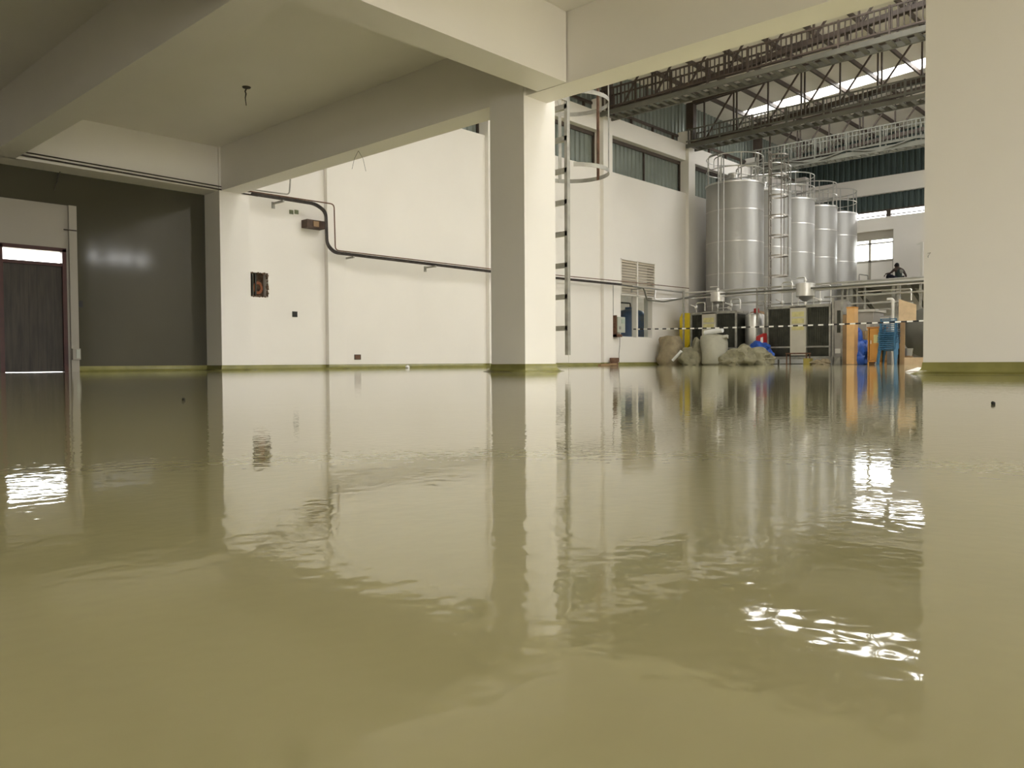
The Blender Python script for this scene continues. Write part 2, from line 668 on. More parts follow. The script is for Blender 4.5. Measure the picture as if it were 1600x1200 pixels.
# far long side of the hall (out of frame) with openings added for their light, and roof
struct(wall_mb(1, -4.2, -4, 8.4, XE + .3, 0, 11.5, holes=[(11.2, 15.2, 4.6, 4.97), (24.5, 36.8, 7.0, 9.2)]).build('wall_front', PLASTER))  # added slot gives the grey wall its streak, high band lights the hall


def roof_panel(x0, x1, y0, y1):
    mb = MB()
    v = []
    for z in (0, .08):
        for (x, y) in ((x0, y0), (x1, y0), (x1, y1), (x0, y1)):
            v.append(mb.b.verts.new((x, y, roofz(y) + z)))
    for q in ((3, 2, 1, 0), (4, 5, 6, 7), (0, 1, 5, 4), (1, 2, 6, 5), (2, 3, 7, 6), (3, 0, 4, 7)):
        mb.face([v[i] for i in q])
    return mb


SKX = [(9.3, 11.4, -1.5, 8.5), (13.4, 15.2, -1.5, 8.5), (18.2, 19.6, -1.5, 8.5), (29.9, 30.85, 0, 15.2)]  # all but the last are unseen, added to light floor and low bay
rm = MB()
xs = [7.8] + [c for s_ in SKX for c in s_[:2]] + [XE + .5]
mbs = [roof_panel(xs[i], xs[i + 1], -4.4, 16.5) for i in range(0, len(xs), 2)]
for sk in SKX:
    mbs.append(roof_panel(sk[0], sk[1], sk[3], 16.5))
    mbs.append(roof_panel(sk[0], sk[1], -4.4, sk[2]))
for m_ in mbs:
    tmp = bpy.data.meshes.new('t')
    m_.b.to_mesh(tmp)
    rm.b.from_mesh(tmp)
    m_.b.free()
    bpy.data.meshes.remove(tmp)
struct(rm.build('roof', ROOFM))
for i, sk in enumerate(SKX):  # only the last strip is in view, the others are added light openings
    s_ = struct(roof_panel(sk[0] - .05, sk[1] + .05, sk[2], sk[3]).build('skylight_%d' % (i + 1), POLYC))
    s_.location.z += .09
# skirting
for x0, x1, y0, y1 in ((7.95, 8.59, 7.17, 7.80), (7.95, 8.59, .9, 2.25), (7.955, 8.62, 15.55, 16.4)):
    struct(cove_rect(x0, x1, y0, y1).build('baseboard_column', SKIRT, smooth=True))
struct(cove_line(16.2, 5.45, XC, 1).build('baseboard_back_low', SKIRT, smooth=True))
struct(cove_line(YW, 8.62, XE, 1).build('baseboard_back', SKIRT, smooth=True))
for a, b in PIL[:4]:
    struct(cove_rect(a, b, 15.72, 16.1).build('baseboard_pilaster', SKIRT, smooth=True))
# annex behind the wall opening
struct(wall_mb(1, 19.5, 19.7, 19, 34, 0, 4.2).build('wall_annex', INFILL))
struct(MB().box(19, 31, 16.2, 19.7, 4.2, 4.3).build('ceiling_annex', INFILL))  # stops short: unseen gap added to let daylight into the annex
struct(MB().box(18.9, 19.0, 16.2, 19.7, 0, 4.2).build('wall_annex_side', INFILL))
struct(MB().box(34, 34.1, 16.2, 19.7, 0, 4.2).build('wall_annex_end', INFILL))

# door with transom
d = struct(MB().box(DX0 + .06, DX1 - .06, 16.26, 16.31, .004, 1.96).build('door_1', DOORM))
fr = MB()
fr.box(DX0, DX0 + .07, 16.2, 16.33, 0, DZ)
fr.box(DX1 - .07, DX1, 16.2, 16.33, 0, DZ)
fr.box(DX0, DX1, 16.2, 16.33, DZ - .05, DZ + .02)
fr.box(DX0, DX1, 16.21, 16.33, 1.95, 2.01)
fr.build('door_frame', MAROON, d)
MB().box(DX0 + .05, DX1 - .05, 16.28, 16.285, 2.0, 2.23).build('transom_pane', GLASS, d)
pl = MB()
for k in range(1, 7):
    x = DX0 + .06 + k * (DX1 - DX0 - .12) / 7
    pl.box(x - .0015, x + .0015, 16.257, 16.262, .03, 1.95)
pl.build('plank_joint', BLACK, d)

# ------------------------------------------------------------------ roof steel
YN = [15.2 - 1.25 * k for k in range(15)]


def make_truss(x, label):
    t = thing('roof_truss', label, 'truss', (x, 15.6, 8.4), 'steel roof trusses of the tank hall')

    def zt(y): return roofz(y) - .22

    def zb(y): return 8.29 + .063 * (15.6 - y)
    y0, y1 = 15.65, -3.9
    m = MB()
    for dx in (-.07, .07):
        m.bar((x + dx, y0, zb(y0)), (x + dx, y1, zb(y1)), .06, .13)
    m.build('bottom_chord', STEELD, t)
    m = MB()
    for dx in (-.07, .07):
        m.bar((x + dx, y0, zt(y0)), (x + dx, y1, zt(y1)), .07, .15)
    m.build('top_chord', STEELD, t)
    for k, y in enumerate(YN):
        if y < -3:
            break
        m = MB()
        for dy in (-.06, .06) if k % 2 else (0,):
            m.bar((x, y + dy, zb(y)), (x, y + dy, zt(y)), .05, .05)
        m.build('web_post', STEELD, t)
        if k < len(YN) - 1:
            yb = YN[k + 1]
            MB().bar((x, y, zb(y)), (x, yb + .06, zt(yb)), .05, .05).build('web_diagonal', STEELD, t)
    MB().box(x - .12, x + .12, 15.6, 15.9, 8.3, zt(15.6)).build('end_post', STEELD, t)
    return t


for i, x in enumerate((21.55, 26.88, 32.35)):
    make_truss(x, 'dark steel lattice roof truss, ' + ('nearest of the three, partly behind the concrete beam',
               'middle one, in front of the bright skylight strip', 'farthest of the three, above the pale walkway')[i])


def make_catwalk(x, label, mtl, extra, rh, bm):
    y0, y1 = 15.62, 2.2
    zd = 8.02
    t = thing('roof_catwalk', label, 'walkway', (x, 15.6, zd), 'catwalks hung under the roof trusses')
    for dx in (0, .62):
        m = MB()
        m.box(x + dx - .035, x + dx + .035, y1, y0, zd, zd + .14)
        m.build('side_channel', mtl, t)
    rung = None
    k = 0
    y = y0 - .2
    while y > y1:
        if rung is None:
            rung = MB().box(x + .03, x + .59, y - .06, y + .06, zd + .02, zd + .07).build('deck_rung', mtl, t)
            base = y
        else:
            c = rung.copy()
            COL.objects.link(c)
            c.parent = t
            c.location = (0, y - base, 0)
        y -= .33
    for dx, zz in ((0, rh), (0, .24), (.62, rh), (.62, .45)):
        MB().bar((x + dx, y0, zd + zz), (x + dx, y1, zd + zz), .045, .045).build('hand_rail', bm, t)
    b0 = None
    y = y0 - .1
    n = 0
    while y > y1 and n < 98:
        if b0 is None:
            b0 = MB().bar((x, y, zd + .24), (x, y, zd + rh), .028, .028).build('baluster', bm, t)
            base = y
        else:
            c = b0.copy()
            COL.objects.link(c)
            c.parent = t
            c.location = (0, y - base, 0)
        y -= .142
        n += 1
    for k in range(11):
        y = y0 - .1 - 1.25 * k
        for dx in (0, .62):
            MB().bar((x + dx, y, zd), (x + dx, y, zd + rh + .04), .05, .05).build('hanger_post', bm, t)
    if extra:
        MB().bar((x - .05, y0, zd - .02), (x - .05, y1, zd - .02), .05, .05).build('lower_chord', mtl, t)
        for k in range(10):
            ya, yb = y0 - .1 - 1.25 * k, y0 - .1 - 1.25 * (k + 1)
            p = ((x - .05, ya, zd), (x - .05, yb, zd + .24)) if k % 2 == 0 else ((x - .05, ya, zd + .24), (x - .05, yb, zd))
            MB().bar(*p, .04, .04).build('brace', mtl, t)
    return t


CATG = mat('light_grey_painted_steel', (.22, .22, .185), .5, metal=.15, var=.1)
make_catwalk(21.0, 'grey steel catwalk with close balusters under the nearest roof truss', STEELG, False, .82, STEELD)
make_catwalk(26.3, 'grey steel catwalk with close balusters just below the skylight strip', STEELG, False, .66, STEELG)
make_catwalk(31.7, 'pale grey steel catwalk with zigzag bracing above the far silos', CATG, True, .92, CATG)
for k, y in enumerate(YN[:13]):
    z = roofz(y) - .07
    o = MB().box(8.1, XE, y - .035, y + .035, z - .08, z + .06).build('roof_purlin', STEELD)
    tag(o, 'dark steel roof purlin, %s counted from the clerestory wall' % ORD[k], 'beam', 'purlins under the roof sheets')

# ------------------------------------------------------------------ silo tanks
TR, TH = 1.035, 6.6
TPOS = [(27.45, 14.26), (29.65, 14.2), (31.8, 14.16), (34.0, 14.1), (36.15, 14.05)]


def make_tank(x, y, label):
    t = thing('silo_tank', label, 'tank', (x, y, 0), 'row of stainless silo tanks')
    MB().lathe([(TR, .02), (TR, TH), (TR - .03, TH + .03), (TR * .6, TH + .16), (.25, TH + .26), (.02, TH + .28)], (x, y, 0), 48).build('shell', TANKM, t, smooth=True)
    for z in (1.0, 2.15, 3.3, 4.45, 5.6):
        MB().hband((x, y, z), TR + .006, .03, .01, 48).build('weld_seam', SEAMM, t, smooth=True)
    MB().hband((x, y, TH - .02), TR + .03, .05, .04, 48).build('top_rim', INOX, t, smooth=True)
    MB().lathe([(.16, 0), (.16, .16), (.22, .16), (.22, .2), (.02, .22)], (x - .25, y - .1, TH + .2), 16).build('manway', INOX, t, smooth=True)
    for k, z in enumerate((TH + .52, TH + 1.0)):
        MB().ring((x, y, z), TR - .02, .02, 40, 6).build('guard_rail', INOX, t, smooth=True)
    p0 = None
    for k in range(9):
        a = 2 * PI * k / 9 + .35
        MB().bar((x + (TR - .02) * math.cos(a), y + (TR - .02) * math.sin(a), TH - .02), (x + (TR - .02) * math.cos(a), y + (TR - .02) * math.sin(a), TH + 1.0), .035, .035).build('rail_post', INOX, t)
    return t


tk = make_tank(*TPOS[0], 'tall stainless silo tank with top guard rail, nearest of the row of five')
for i in range(1, 5):
    dup(tk, (*TPOS[i], 0), 'tall stainless silo tank with top guard rail, %s of the row of five' % ('second nearest', 'middle one', 'second farthest', 'farthest one')[i - 1])


def cage_ladder(x, y, ang, z0, z1, label, hoopz):
    """ladder climbed facing away from direction ang; the cage bulges towards ang"""
    t = thing('caged_ladder', label, 'ladder', (x, y, z0))
    e = Vector((math.cos(ang), math.sin(ang), 0))
    s = Vector((-e.y, e.x, 0))
    c = Vector((x, y, 0))
    for k in (-1, 1):
        MB().bar(c + s * k * .2 + zu * z0, c + s * k * .2 + zu * z1, .045, .045).build('stile', RUSTG, t)
    z = z0 + .2
    while z < z1:
        MB().tube([c - s * .2 + zu * z, c + s * .2 + zu * z], .016, 6).build('rung', RUSTG, t)
        z += .3
    for z in hoopz:
        m = MB()
        m.hband(c + e * .28 + zu * z, .36, .05, .012, 18, ang - 2.45, ang + 2.45)
        m.build('cage_hoop', RUSTG, t)
    for a in (-1.1, 0, 1.1):
        p = c + e * .28 + Vector((math.cos(ang + a), math.sin(ang + a), 0)) * .352
        MB().bar(p + zu * hoopz[0], p + zu * hoopz[-1], .03, .02).build('cage_strap', RUSTG, t)
    return t


RUSTG = mat('weathered_ladder_steel', (.40, .37, .33), .4, metal=.7, var=.2, scale=5)
p = on(1203, 420, 1, 13.05)
cage_ladder(p.x, p.y, math.radians(-75), 0, 7.7, 'slim steel caged ladder climbing between the first and second silos', [3.2 + .72 * k for k in range(7)])

# two fill pipes up the nearest silo
for i, px in enumerate((1122, 1130.5)):
    b = on(px, 455, 1, 13.12)
    pts = bend([(b.x, b.y, 2.55), (b.x, b.y, 7.0), (b.x + .25, b.y + .5, 7.0), (b.x + .25, b.y + .5, TH + .1)], .15)
    o = MB().tube(pts, .02, 8).build('fill_pipe', GREYV, smooth=True)
    tag(o, 'thin stainless fill pipe up the nearest silo, %s one' % ('left', 'right')[i], 'pipe', 'fill pipes up the nearest silo')

# ------------------------------------------------------------------ cage ladder by the middle column
t = thing('wall_ladder', 'grey steel ladder with safety hoop hanging behind the middle column', 'ladder', (9.05, 7.3, .3))
LX = 9.05
a_ = on(888, 400, 0, LX)
yl = a_.y
for yy in (yl, yl + .5):
    m = MB()
    m.box(LX - .02, LX + .03, yy - .012, yy + .012, .23, 5.6)
    m.box(LX - .03, LX - .02, yy - .012, yy + .045, .23, 5.6)
    m.build('stile', GALV, t)
for k in range(11):
    z = .62 + .455 * k
    MB().box(LX - .03, LX + .03, yl, yl + .5, z - .035, z + .035).build('rung', GALV, t)
hc = Vector((LX + .42, yl + .25, 0))
for z in (2.96, 4.0, 5.1):
    MB().hband(hc + zu * z, .55, .06, .008, 36, math.radians(-140), math.radians(140)).build('cage_hoop', GALV, t, smooth=True)
for a, mm in ((-60, GALV), (-8, RUST), (60, GALV)):
    e = Vector((math.cos(math.radians(a)), math.sin(math.radians(a)), 0))
    p = hc + e * .54
    MB().bar(p + zu * 2.93, p + zu * 5.2, .05, .015, e).build('cage_strap', mm, t)
for z in (1.9, 3.9):
    m = MB()
    for yy in (yl, yl + .5):
        m.box(8.42, LX, yy - .01, yy + .01, z - .03, z + .03)
    if z > 3.7:
        m.build('standoff', GALV, t)
    else:
        m.b.free()

# ------------------------------------------------------------------ wall services
# twin pipe along the beam face of the low bay
PZ = 3.76
for i, (dz, r) in enumerate(((.03, .012), (-.03, .016))):
    o = MB().tube([(-2, 15.535, PZ + dz + .06), (4.05, 15.535, PZ + dz), (8.8, 15.535, PZ + dz - .05)], r, 6).build('conduit_pipe', CABLE, smooth=True)
    tag(o, 'thin dark pipe along the beam above the grey wall, %s of the pair' % ('upper', 'lower')[i], 'pipe', 'pipes along the low bay beam')
for i, px in enumerate((27, 378)):
    q = on(px, 236 if i == 0 else 292, 1, 15.42)
    o = MB().box(q.x - .015, q.x + .015, 15.4, 15.6, q.z - .06, q.z - .04).box(q.x - .012, q.x + .012, 15.4, 15.43, q.z - .06, q.z + .1).build('pipe_hanger', CABLE)
    tag(o, 'small dark pipe hanger on the beam, %s' % ('near the left edge above the door', 'at the corner by the left pilaster')[i], 'bracket', 'hangers on the low bay beam')


def wp(px, py, y=15.5):
    return on(px, py, 1, y)


ca, cb = wp(393.5, 303.5), wp(492, 319)
cc = wp(506, 338)
ce, cf = wp(507, 384), wp(520, 395)
cg = wp(770, 425)
che = Vector((22.0, 15.5, 2.68))
m = MB()
for k, (dy, dz) in enumerate(((0, .03), (0, -.01), (.03, .01))):
    o_ = Vector((0, dy, dz))
    o2 = Vector((dz * .9, dy, dz))
    m.tube(bend([ca + o_, cb + o2, Vector((cb.x + .28, 15.5, cb.z - .14)) + o2, Vector((cb.x + .30, 15.5, cf.z + .16)) + o2, Vector((cb.x + .5, 15.5, cf.z)) + o2, cg + o_, che + o_], .14), .019, 6)
o = m.build('cable_bundle', CABLE, smooth=True)
tag(o, 'thick black cable bundle stepping down along the white wall', 'cable')
m = MB()
t1 = [wp(391, 299), wp(522, 319), wp(524, 391), wp(770, 420.5), Vector((22.0, 15.5, 2.8)), Vector((26.2, 15.45, 2.83))]
m.tube(bend(t1, .1), .014, 6)
tag(m.build('conduit_pipe', RUST, smooth=True), 'thin rusty conduit stepping down beside the black cable bundle', 'pipe')
m = MB()
m.tube(bend([wp(391, 296), wp(452, 304), wp(454.5, 268)], .08), .016, 6)
tag(m.build('conduit_pipe', GALV, smooth=True), 'short grey conduit rising up to the beam near the left pilaster', 'pipe')
for i, (px, py) in enumerate(((440, 313), (550, 400.5), (678, 415), (1000, 450))):
    q = wp(px, py)
    t = MB()
    t.box(q.x - .02, q.x + .02, 15.42, YW, q.z - .045, q.z - .005)
    t.box(q.x - .035, q.x + .035, YW - .02, YW + .004, q.z - .13, q.z + .01)
    tag(t.build('pipe_bracket', GALV), 'steel wall bracket carrying cables, ' + ('just right of the left pilaster', 'right below the cable step', 'halfway along the white wall', 'beside the louvred vent')[i], 'bracket', 'cable brackets on the white wall')
q = wp(495, 350, 15.6)
t = thing('junction_box', 'brown metal junction box on the bend of the black cable', 'box', (q.x, 15.6, q.z - .08))
MB().box(q.x - .24, q.x + .24, 15.62, YW + .004, q.z - .09, q.z + .09).build('body', DKBROWN, t, bevel=.01)
MB().box(q.x - .08, q.x + .06, 15.6, 15.621, q.z - .06, q.z + .06).build('cover_plate', BROWNB, t)
for i, px in enumerate((455, 463)):
    q = wp(px, 331, YW)
    tag(MB().box(q.x - .05, q.x + .05, YW - .012, YW, q.z - .05, q.z + .04).build('wall_plug', mat('dull_green_plug', (.16, .18, .10), .6)),
        'tiny dull green fitting under the cable bundle, %s of the pair' % ('left', 'right')[i], 'fitting', 'green fittings on the white wall')

# rough niche
t = thing('wall_niche', 'rough brick niche broken into the white wall beside the left pilaster', 'niche', ((NX0 + NX1) / 2, YW, NZ0))
m = MB()
m.box(NX0, NX1, 16.05, 16.2, NZ0, NZ1)
m.build('brick_back', BRICK, t)
m = MB()
for k in range(84):
    u = random.random()
    side = k % 4
    if side == 0:
        c = (NX0 + u * (NX1 - NX0), YW + .02, NZ0 + .005)
    elif side == 1:
        c = (NX0 + u * (NX1 - NX0), YW + .02, NZ1 - .005)
    elif side == 2:
        c = (NX1 - .005, YW + .02, NZ0 + u * (NZ1 - NZ0))
    else:
        c = (NX0 + .02, YW + .06, NZ0 + u * (NZ1 - NZ0))
    e_ = random.uniform(.018, .04)
    m.blob(c, e_, .03, e_ * .9, k, .7, 1, flat=False)
m.build('broken_edge', BRICK, t)
m = MB()
for k in range(3):
    m.ring((0, 0, 0), .09 + .02 * k, .012, 20, 6)
for v in m.b.verts:
    x, y, z = v.co
    v.co = (NX1 - .2 + x * .8, YW + .08 + z, NZ0 + .2 + y)
m.build('conduit_coil', mat('brown_conduit', (.30, .10, .035), .5), t, smooth=True)
m = MB()
for k in range(4):
    m.box(NX0 + .05 + .07 * k, NX0 + .08 + .07 * k, YW + .05, YW + .1, NZ0 + .02, NZ1 - .02)
m.build('conduit_stub', COIL, t)

for i, (px, py, wx, hz, lab) in enumerate(((460.5, 491, .1, .1, 'small black socket box in the middle of the white wall'),
                                           (558.5, 558, .16, .1, 'small brown socket box low on the white wall'),
                                           (951, 513, .08, .14, 'small black switch box left of the control box'))):
    q = wp(px, py, YW)
    tt = thing('socket_box', lab, 'socket', (q.x, YW, q.z - hz / 2))
    MB().box(q.x - wx / 2, q.x + wx / 2, YW - .012, YW + .0, q.z - hz / 2, q.z + hz / 2).build('back_box', RUST if i == 1 else BLACK, tt)
    m = wall_mb(1, YW - .014, YW, q.x - wx / 2 - .012, q.x + wx / 2 + .012, q.z - hz / 2 - .012, q.z + hz / 2 + .012, holes=[(q.x - wx / 2, q.x + wx / 2, q.z - hz / 2, q.z + hz / 2)])
    m.build('rim', COIL, tt)
q = on(126, 475, 1, 16.2)
tag(MB().box(q.x - .035, q.x + .035, 16.18, 16.2, q.z - .06, q.z + .06).build('switch_box', BLACK, bevel=.004), 'small black switch box on the grey wall right of the door', 'switch')
q = on(119, 553, 1, 16.17)
tt = thing('socket_box', 'pale socket box low beside the wooden door', 'socket', (q.x, 16.17, q.z - .1))
MB().box(q.x - .08, q.x + .06, 16.10, 16.17, q.z - .11, q.z + .1).build('body', INFILL, tt, bevel=.008)
MB().box(q.x - .02, q.x + .04, 16.085, 16.1, q.z - .08, q.z + .08).build('cover', BOXP, tt)
q = on(110, 359, 1, 16.12)
tag(MB().tube([(q.x - .1, 16.165, q.z), (q.x + .12, 16.165, q.z)], .012, 6).build('pipe_stub', CABLE), 'short dark pipe stub above the wooden door corner', 'pipe')


def wire(pts, r, name, label, m=CABLE, cat='wire'):
    o = MB().tube(pts, r, 5).build(name, m, smooth=True)
    return tag(o, label, cat)


t = thing('ceiling_wire', 'dark kinked wire hanging from a ceiling outlet', 'wire', (6.58, 11.91, ZC))
MB().lathe([(.07, 0), (.06, -.015), (.015, -.03)], (6.58, 11.91, ZC), 14).build('outlet_cap', CABLE, t)
MB().tube([(6.58, 11.91, ZC - .02), (6.56, 11.92, ZC - .07), (6.57, 11.91, ZC - .11), (6.55, 11.9, ZC - .18), (6.565, 11.9, ZC - .30)], [.012, .012, .011, .008, .006], 6).build('wire', CABLE, t)
q = on(94, 276, 1, 16.1)
wire([(q.x, 16.1, ZS + .0), (q.x - .03, 16.1, ZS - .08), (q.x - .05, 16.1, ZS - .2), (q.x - .09, 16.1, ZS - .26), (q.x - .1, 16.1, ZS - .36)], .009, 'hanging_wire', 'thin dark wire hanging over the grey wall above the door')
q = on(560, 244, 0, 8.1)
for i, (dy, dl) in enumerate(((.28, .26), (-.2, .36))):
    wire([(8.1, q.y, ZS), (8.12, q.y + dy * .5, ZS - dl * .4), (8.13, q.y + dy * .8, ZS - dl)], .003, 'hanging_wire', 'fine wire hanging from the beam soffit, %s strand' % ('left', 'right')[i])
q = on(1447, 400, 0, XC)
wire([(XC, q.y, q.z + .02), (XC - .05, q.y - .05, q.z + .02), (XC - .05, q.y - .03, q.z - .01), (XC - .01, q.y - .02, q.z - .02)], .0022, 'wire_hook', 'tiny wire hook on the edge of the right pier')

# louvred vent and opening
t = thing('louver_vent', 'beige louvred vent with two panels above the wall opening', 'vent', ((VX0 + VX1) / 2, YW, 2.4))
m = MB()
for a, b in ((VX0, VX0 + .04), (VX1 - .04, VX1), (23.4, 23.46)):
    m.box(a, b, YW - .015, YW + .06, 2.4, 3.64)
m.box(VX0, VX1, YW - .015, YW + .06, 3.6, 3.64)
m.box(VX0, VX1, YW - .015, YW + .06, 2.4, 2.44)
m.build('frame', PLASTER, t)
for k in range(12):
    z = 2.46 + k * .096
    m = MB()
    m.prism([(YW - .005, z), (YW + .06, z + .085), (YW + .07, z + .085), (YW + .005, z)], 0, VX0 + .04, VX1 - .04)
    m.build('slat', mat('beige_louver', (.60, .54, .44), .5), t)
w = struct(MB().box(VX0 + .02, 24.34, YW + .17, YW + .175, .99, 2.38).build('window_9', GLASS))
fr = MB()
fr.box(23.37, 23.47, YW + .0, YW + .2, .97, 2.4)
fr.box(VX0, 24.36, YW + .14, YW + .2, .95, 1.0)
fr.build('window_frame', WHITEP, w)
t = thing('water_tank', 'blue plastic water tank behind the wall opening', 'tank', (25.25, 17.4, 0))
MB().lathe([(.66, 0), (.68, .1), (.68, 1.62), (.63, 1.85), (.45, 2.04), (.2, 2.10), (.2, 2.18), (.02, 2.2)], (25.25, 17.4, 0), 32).build('body', BLUEW, t, smooth=True)
MB().tube(bend([(25.25, 17.4, 2.19), (25.25, 17.4, 2.34), (24.3, 17.6, 2.34), (24.3, 17.6, 0)], .1), .03, 8).build('inlet_pipe', BLACK, t, smooth=True)

# control box
q = wp(968, 507, 15.7)
t = thing('control_box', 'pale green control box on the white wall beside the opening', 'box', (q.x, 15.7, q.z - .25))
MB().box(q.x - .2, q.x + .22, 15.62, YW, q.z - .27, q.z + .25).build('cabinet', BOXP, t, bevel=.012)
MB().box(q.x + .0, q.x + .17, 15.605, 15.62, q.z + .03, q.z + .17).build('display', mat('pale_display', (.42, .5, .42), .3), t)
MB().box(q.x - .14, q.x - .04, 15.605, 15.62, q.z - .17, q.z - .07).build('keypad', GREYM, t)
m = MB()
m.box(q.x - .24, q.x + .1, 15.66, YW, q.z - .42, q.z - .33)
m.box(q.x - .24, q.x - .2, 15.66, YW, q.z - .42, q.z + .3)
m.build('bracket', RUST, t)
wire([(q.x - .22, 15.8, q.z + .25), (q.x - .22, 15.8, 2.68)], .014, 'conduit_pipe', 'thin vertical conduit dropping into the control box', GALV, 'pipe')
wire([(q.x + .05, 15.72, q.z - .28), (q.x + .07, 15.74, .7), (q.x + .02, 15.74, .4), (q.x, 15.72, .1)], .009, 'power_cord', 'black cord hanging from the control box to the floor', CABLE, 'cord')
q = wp(945, 569, 15.3)
tag(MB().bar((q.x - .35, 15.25, .03), (q.x + .45, 15.2, .05), .12, .06).build('timber_offcut', BROWNB), 'brown offcut lying on the floor below the control box', 'offcut')
q = wp(959, 564, 15.6)
tag(MB().box(q.x - .16, q.x + .16, 15.5, 15.65, .12, .26).box(q.x - .14, q.x + .14, 15.52, 15.64, 0, .12).build('small_box', RUST), 'small brown box against the skirting below the control box', 'box')

# pipe runs turning off the wall towards the machines
XP = 26.0
m = MB()
m.tube(bend([(22.6, 15.5, 2.68), (25.9, 15.5, 2.66), (26.0, 14.9, 2.64), (26.0, 2, 2.60)], .15), .03, 8)
tag(m.build('process_pipe', INOX, smooth=True), 'upper steel pipe turning off the white wall above the machines', 'pipe', 'process pipes over the machines')
m = MB()
m.tube(bend([(21.95, 15.5, 2.68), (23.3, 15.5, 2.66), (23.42, 15.45, 2.25), (24.4, 15.4, 2.24), (25.75, 14.8, 2.50), (25.75, 3.0, 2.46)], .12), .028, 8)
tag(m.build('process_pipe', VESS, smooth=True), 'dark lower pipe dropping past the wall opening towards the machines', 'pipe', 'process pipes over the machines')
m = MB()
m.tube(bend([(24.1, 15.55, 2.66), (24.05, 15.55, 2.32), (25.85, 15.0, 2.42), (25.85, 9, 2.42)], .08), .026, 8)
tag(m.build('process_pipe', INOX, smooth=True), 'thin pipe looping down beside the louvred vent', 'pipe', 'process pipes over the machines')
for i, (px, yb) in enumerate(((1068, 14.85), (1183, 12.55), (1196, 12.3))):
    q = on(px, 500, 1, yb)
    o = MB().bar((q.x, yb, 0), (q.x, yb, 2.62), .05, .05).box(q.x - .09, q.x + .09, yb - .09, yb + .09, 0, .012).build('pipe_post', GALV)
    tag(o, 'thin steel post carrying pipes, ' + ('left of the yellow sheet', 'left of the two posts between the machines', 'right of the two posts between the machines')[i], 'post', 'posts carrying the process pipes')

# ------------------------------------------------------------------ chillers
XM = 25.45


def my(px, x=XM):
    return on(px, 540, 0, x).y


def chiller(pxs, z1, name, label, end_yellow):
    """pxs = left, panel left, panel right, right"""
    ys = [my(p) for p in pxs]
    t = thing('chiller', label, 'machine', (XM + .5, (ys[0] + ys[3]) / 2, 0))
    D = .85
    m = MB()
    for y in (ys[0], ys[3]):
        for x in (XM, XM + D):
            m.box(x - .03, x + .03, y - .03, y + .03, 0, z1)
    for z in (.22, z1 - .03):
        for x in (XM, XM + D):
            m.box(x - .03, x + .03, ys[3], ys[0], z - .04, z + .04)
        for y in (ys[0], ys[3]):
            m.box(XM, XM + D, y - .03, y + .03, z - .04, z + .04)
    m.box(XM - .02, XM + .02, ys[3], ys[0], .55, .6)
    m.build('frame', GALV, t)
    for a, b in ((ys[0], ys[1]), (ys[2], ys[3])):
        mm = MB().box(XM + .03, XM + .1, b + .03, a - .03, .3, z1 - .08)
        cp = mm.build('condenser_panel', COIL, t)
        fm = MB()
        n = 9
        for k in range(n):
            y = b + .06 + (a - b - .12) * (k + .5) / n
            fm.box(XM + .012, XM + .032, y - .008, y + .008, .62, z1 - .1)
        fm.build('fins', COIL, cp)
    pn = MB().box(XM - .03, XM + .12, ys[2], ys[1], .3, z1 - .03).build('control_panel', CREAMP, t)
    yy0, yy1 = ys[2] + .06, ys[1] - .06
    for k in range(3):
        z = z1 - .28 - .22 * k
        fm = MB().box(XM - .042, XM - .03, yy0, yy1, z - .08, z + .08)
        fm.build('sticker', LABELY, pn)
    MB().box(XM + .12, XM + D - .05, ys[3] + .05, ys[0] - .05, .27, z1 - .1).build('housing', COIL, t)
    m = MB()
    m.box(XM + .15, XM + .5, ys[3] + .2, ys[3] + .6, .27, .42)
    m.build('compressor_tray', GREYM, t)
    return t, ys


c1, ysA = chiller((1080, 1097.5, 1118.5, 1150), 1.86, 'chiller', 'chiller with dark coil panels beside the yellow sheet', True)
c2, ysB = chiller((1199.5, 1235, 1259.5, 1297), 1.92, 'chiller', 'chiller with wide dark coil panels and stickered centre panel behind the tape', False)
# yellow sheeting draped over the left end of the first chiller
m = MB()
y0 = ysA[0] + .05
y1 = my(1063.5)
m.prism([(y0, .75), (y0 - .02, 1.86), (y1 - .1, 1.88), (y1, 1.7), (y1 + .02, .35), (y1 - .05, .0), (y1 - .3, .0), (y0 + .25, .35)], 0, XM - .08, XM + .8)
tag(m.build('yellow_sheet', YELLOW, bevel=.02), 'bright yellow sheeting standing at the left end of the first chiller', 'sheet')
# items between the chillers
q = my(1166)
t = thing('process_vessel', 'upright stainless vessel with dark sides between the two chillers', 'vessel', (26.1, q, 0))
MB().lathe([(.3, .25), (.34, .35), (.34, 1.62), (.28, 1.74), (.1, 1.8)], (26.1, q, 0), 24).build('body', INOX, t, smooth=True)
for k in range(3):
    a = 2 * PI * k / 3
    MB().bar((26.1 + .28 * math.cos(a), q + .28 * math.sin(a), 0), (26.1 + .28 * math.cos(a), q + .28 * math.sin(a), .4), .05, .05).build('leg', GALV, t)
MB().lathe([(.09, 0), (.09, .14), (.03, .16)], (26.0, q - .1, 1.79), 12).build('red_cap', REDM, t, smooth=True)
q = my(1184, 26.6)
t = thing('pressure_cylinder', 'tall brown insulated cylinder between the two chillers', 'cylinder', (26.6, q, 0))
MB().lathe([(.3, .0), (.3, 1.7), (.25, 1.85), (.05, 1.9)], (26.6, q, 0), 24).build('body', BROWNB, t, smooth=True)
MB().hband((26.6, q, 1.72), .31, .05, .01, 24).build('clamp_ring', INOX, t)


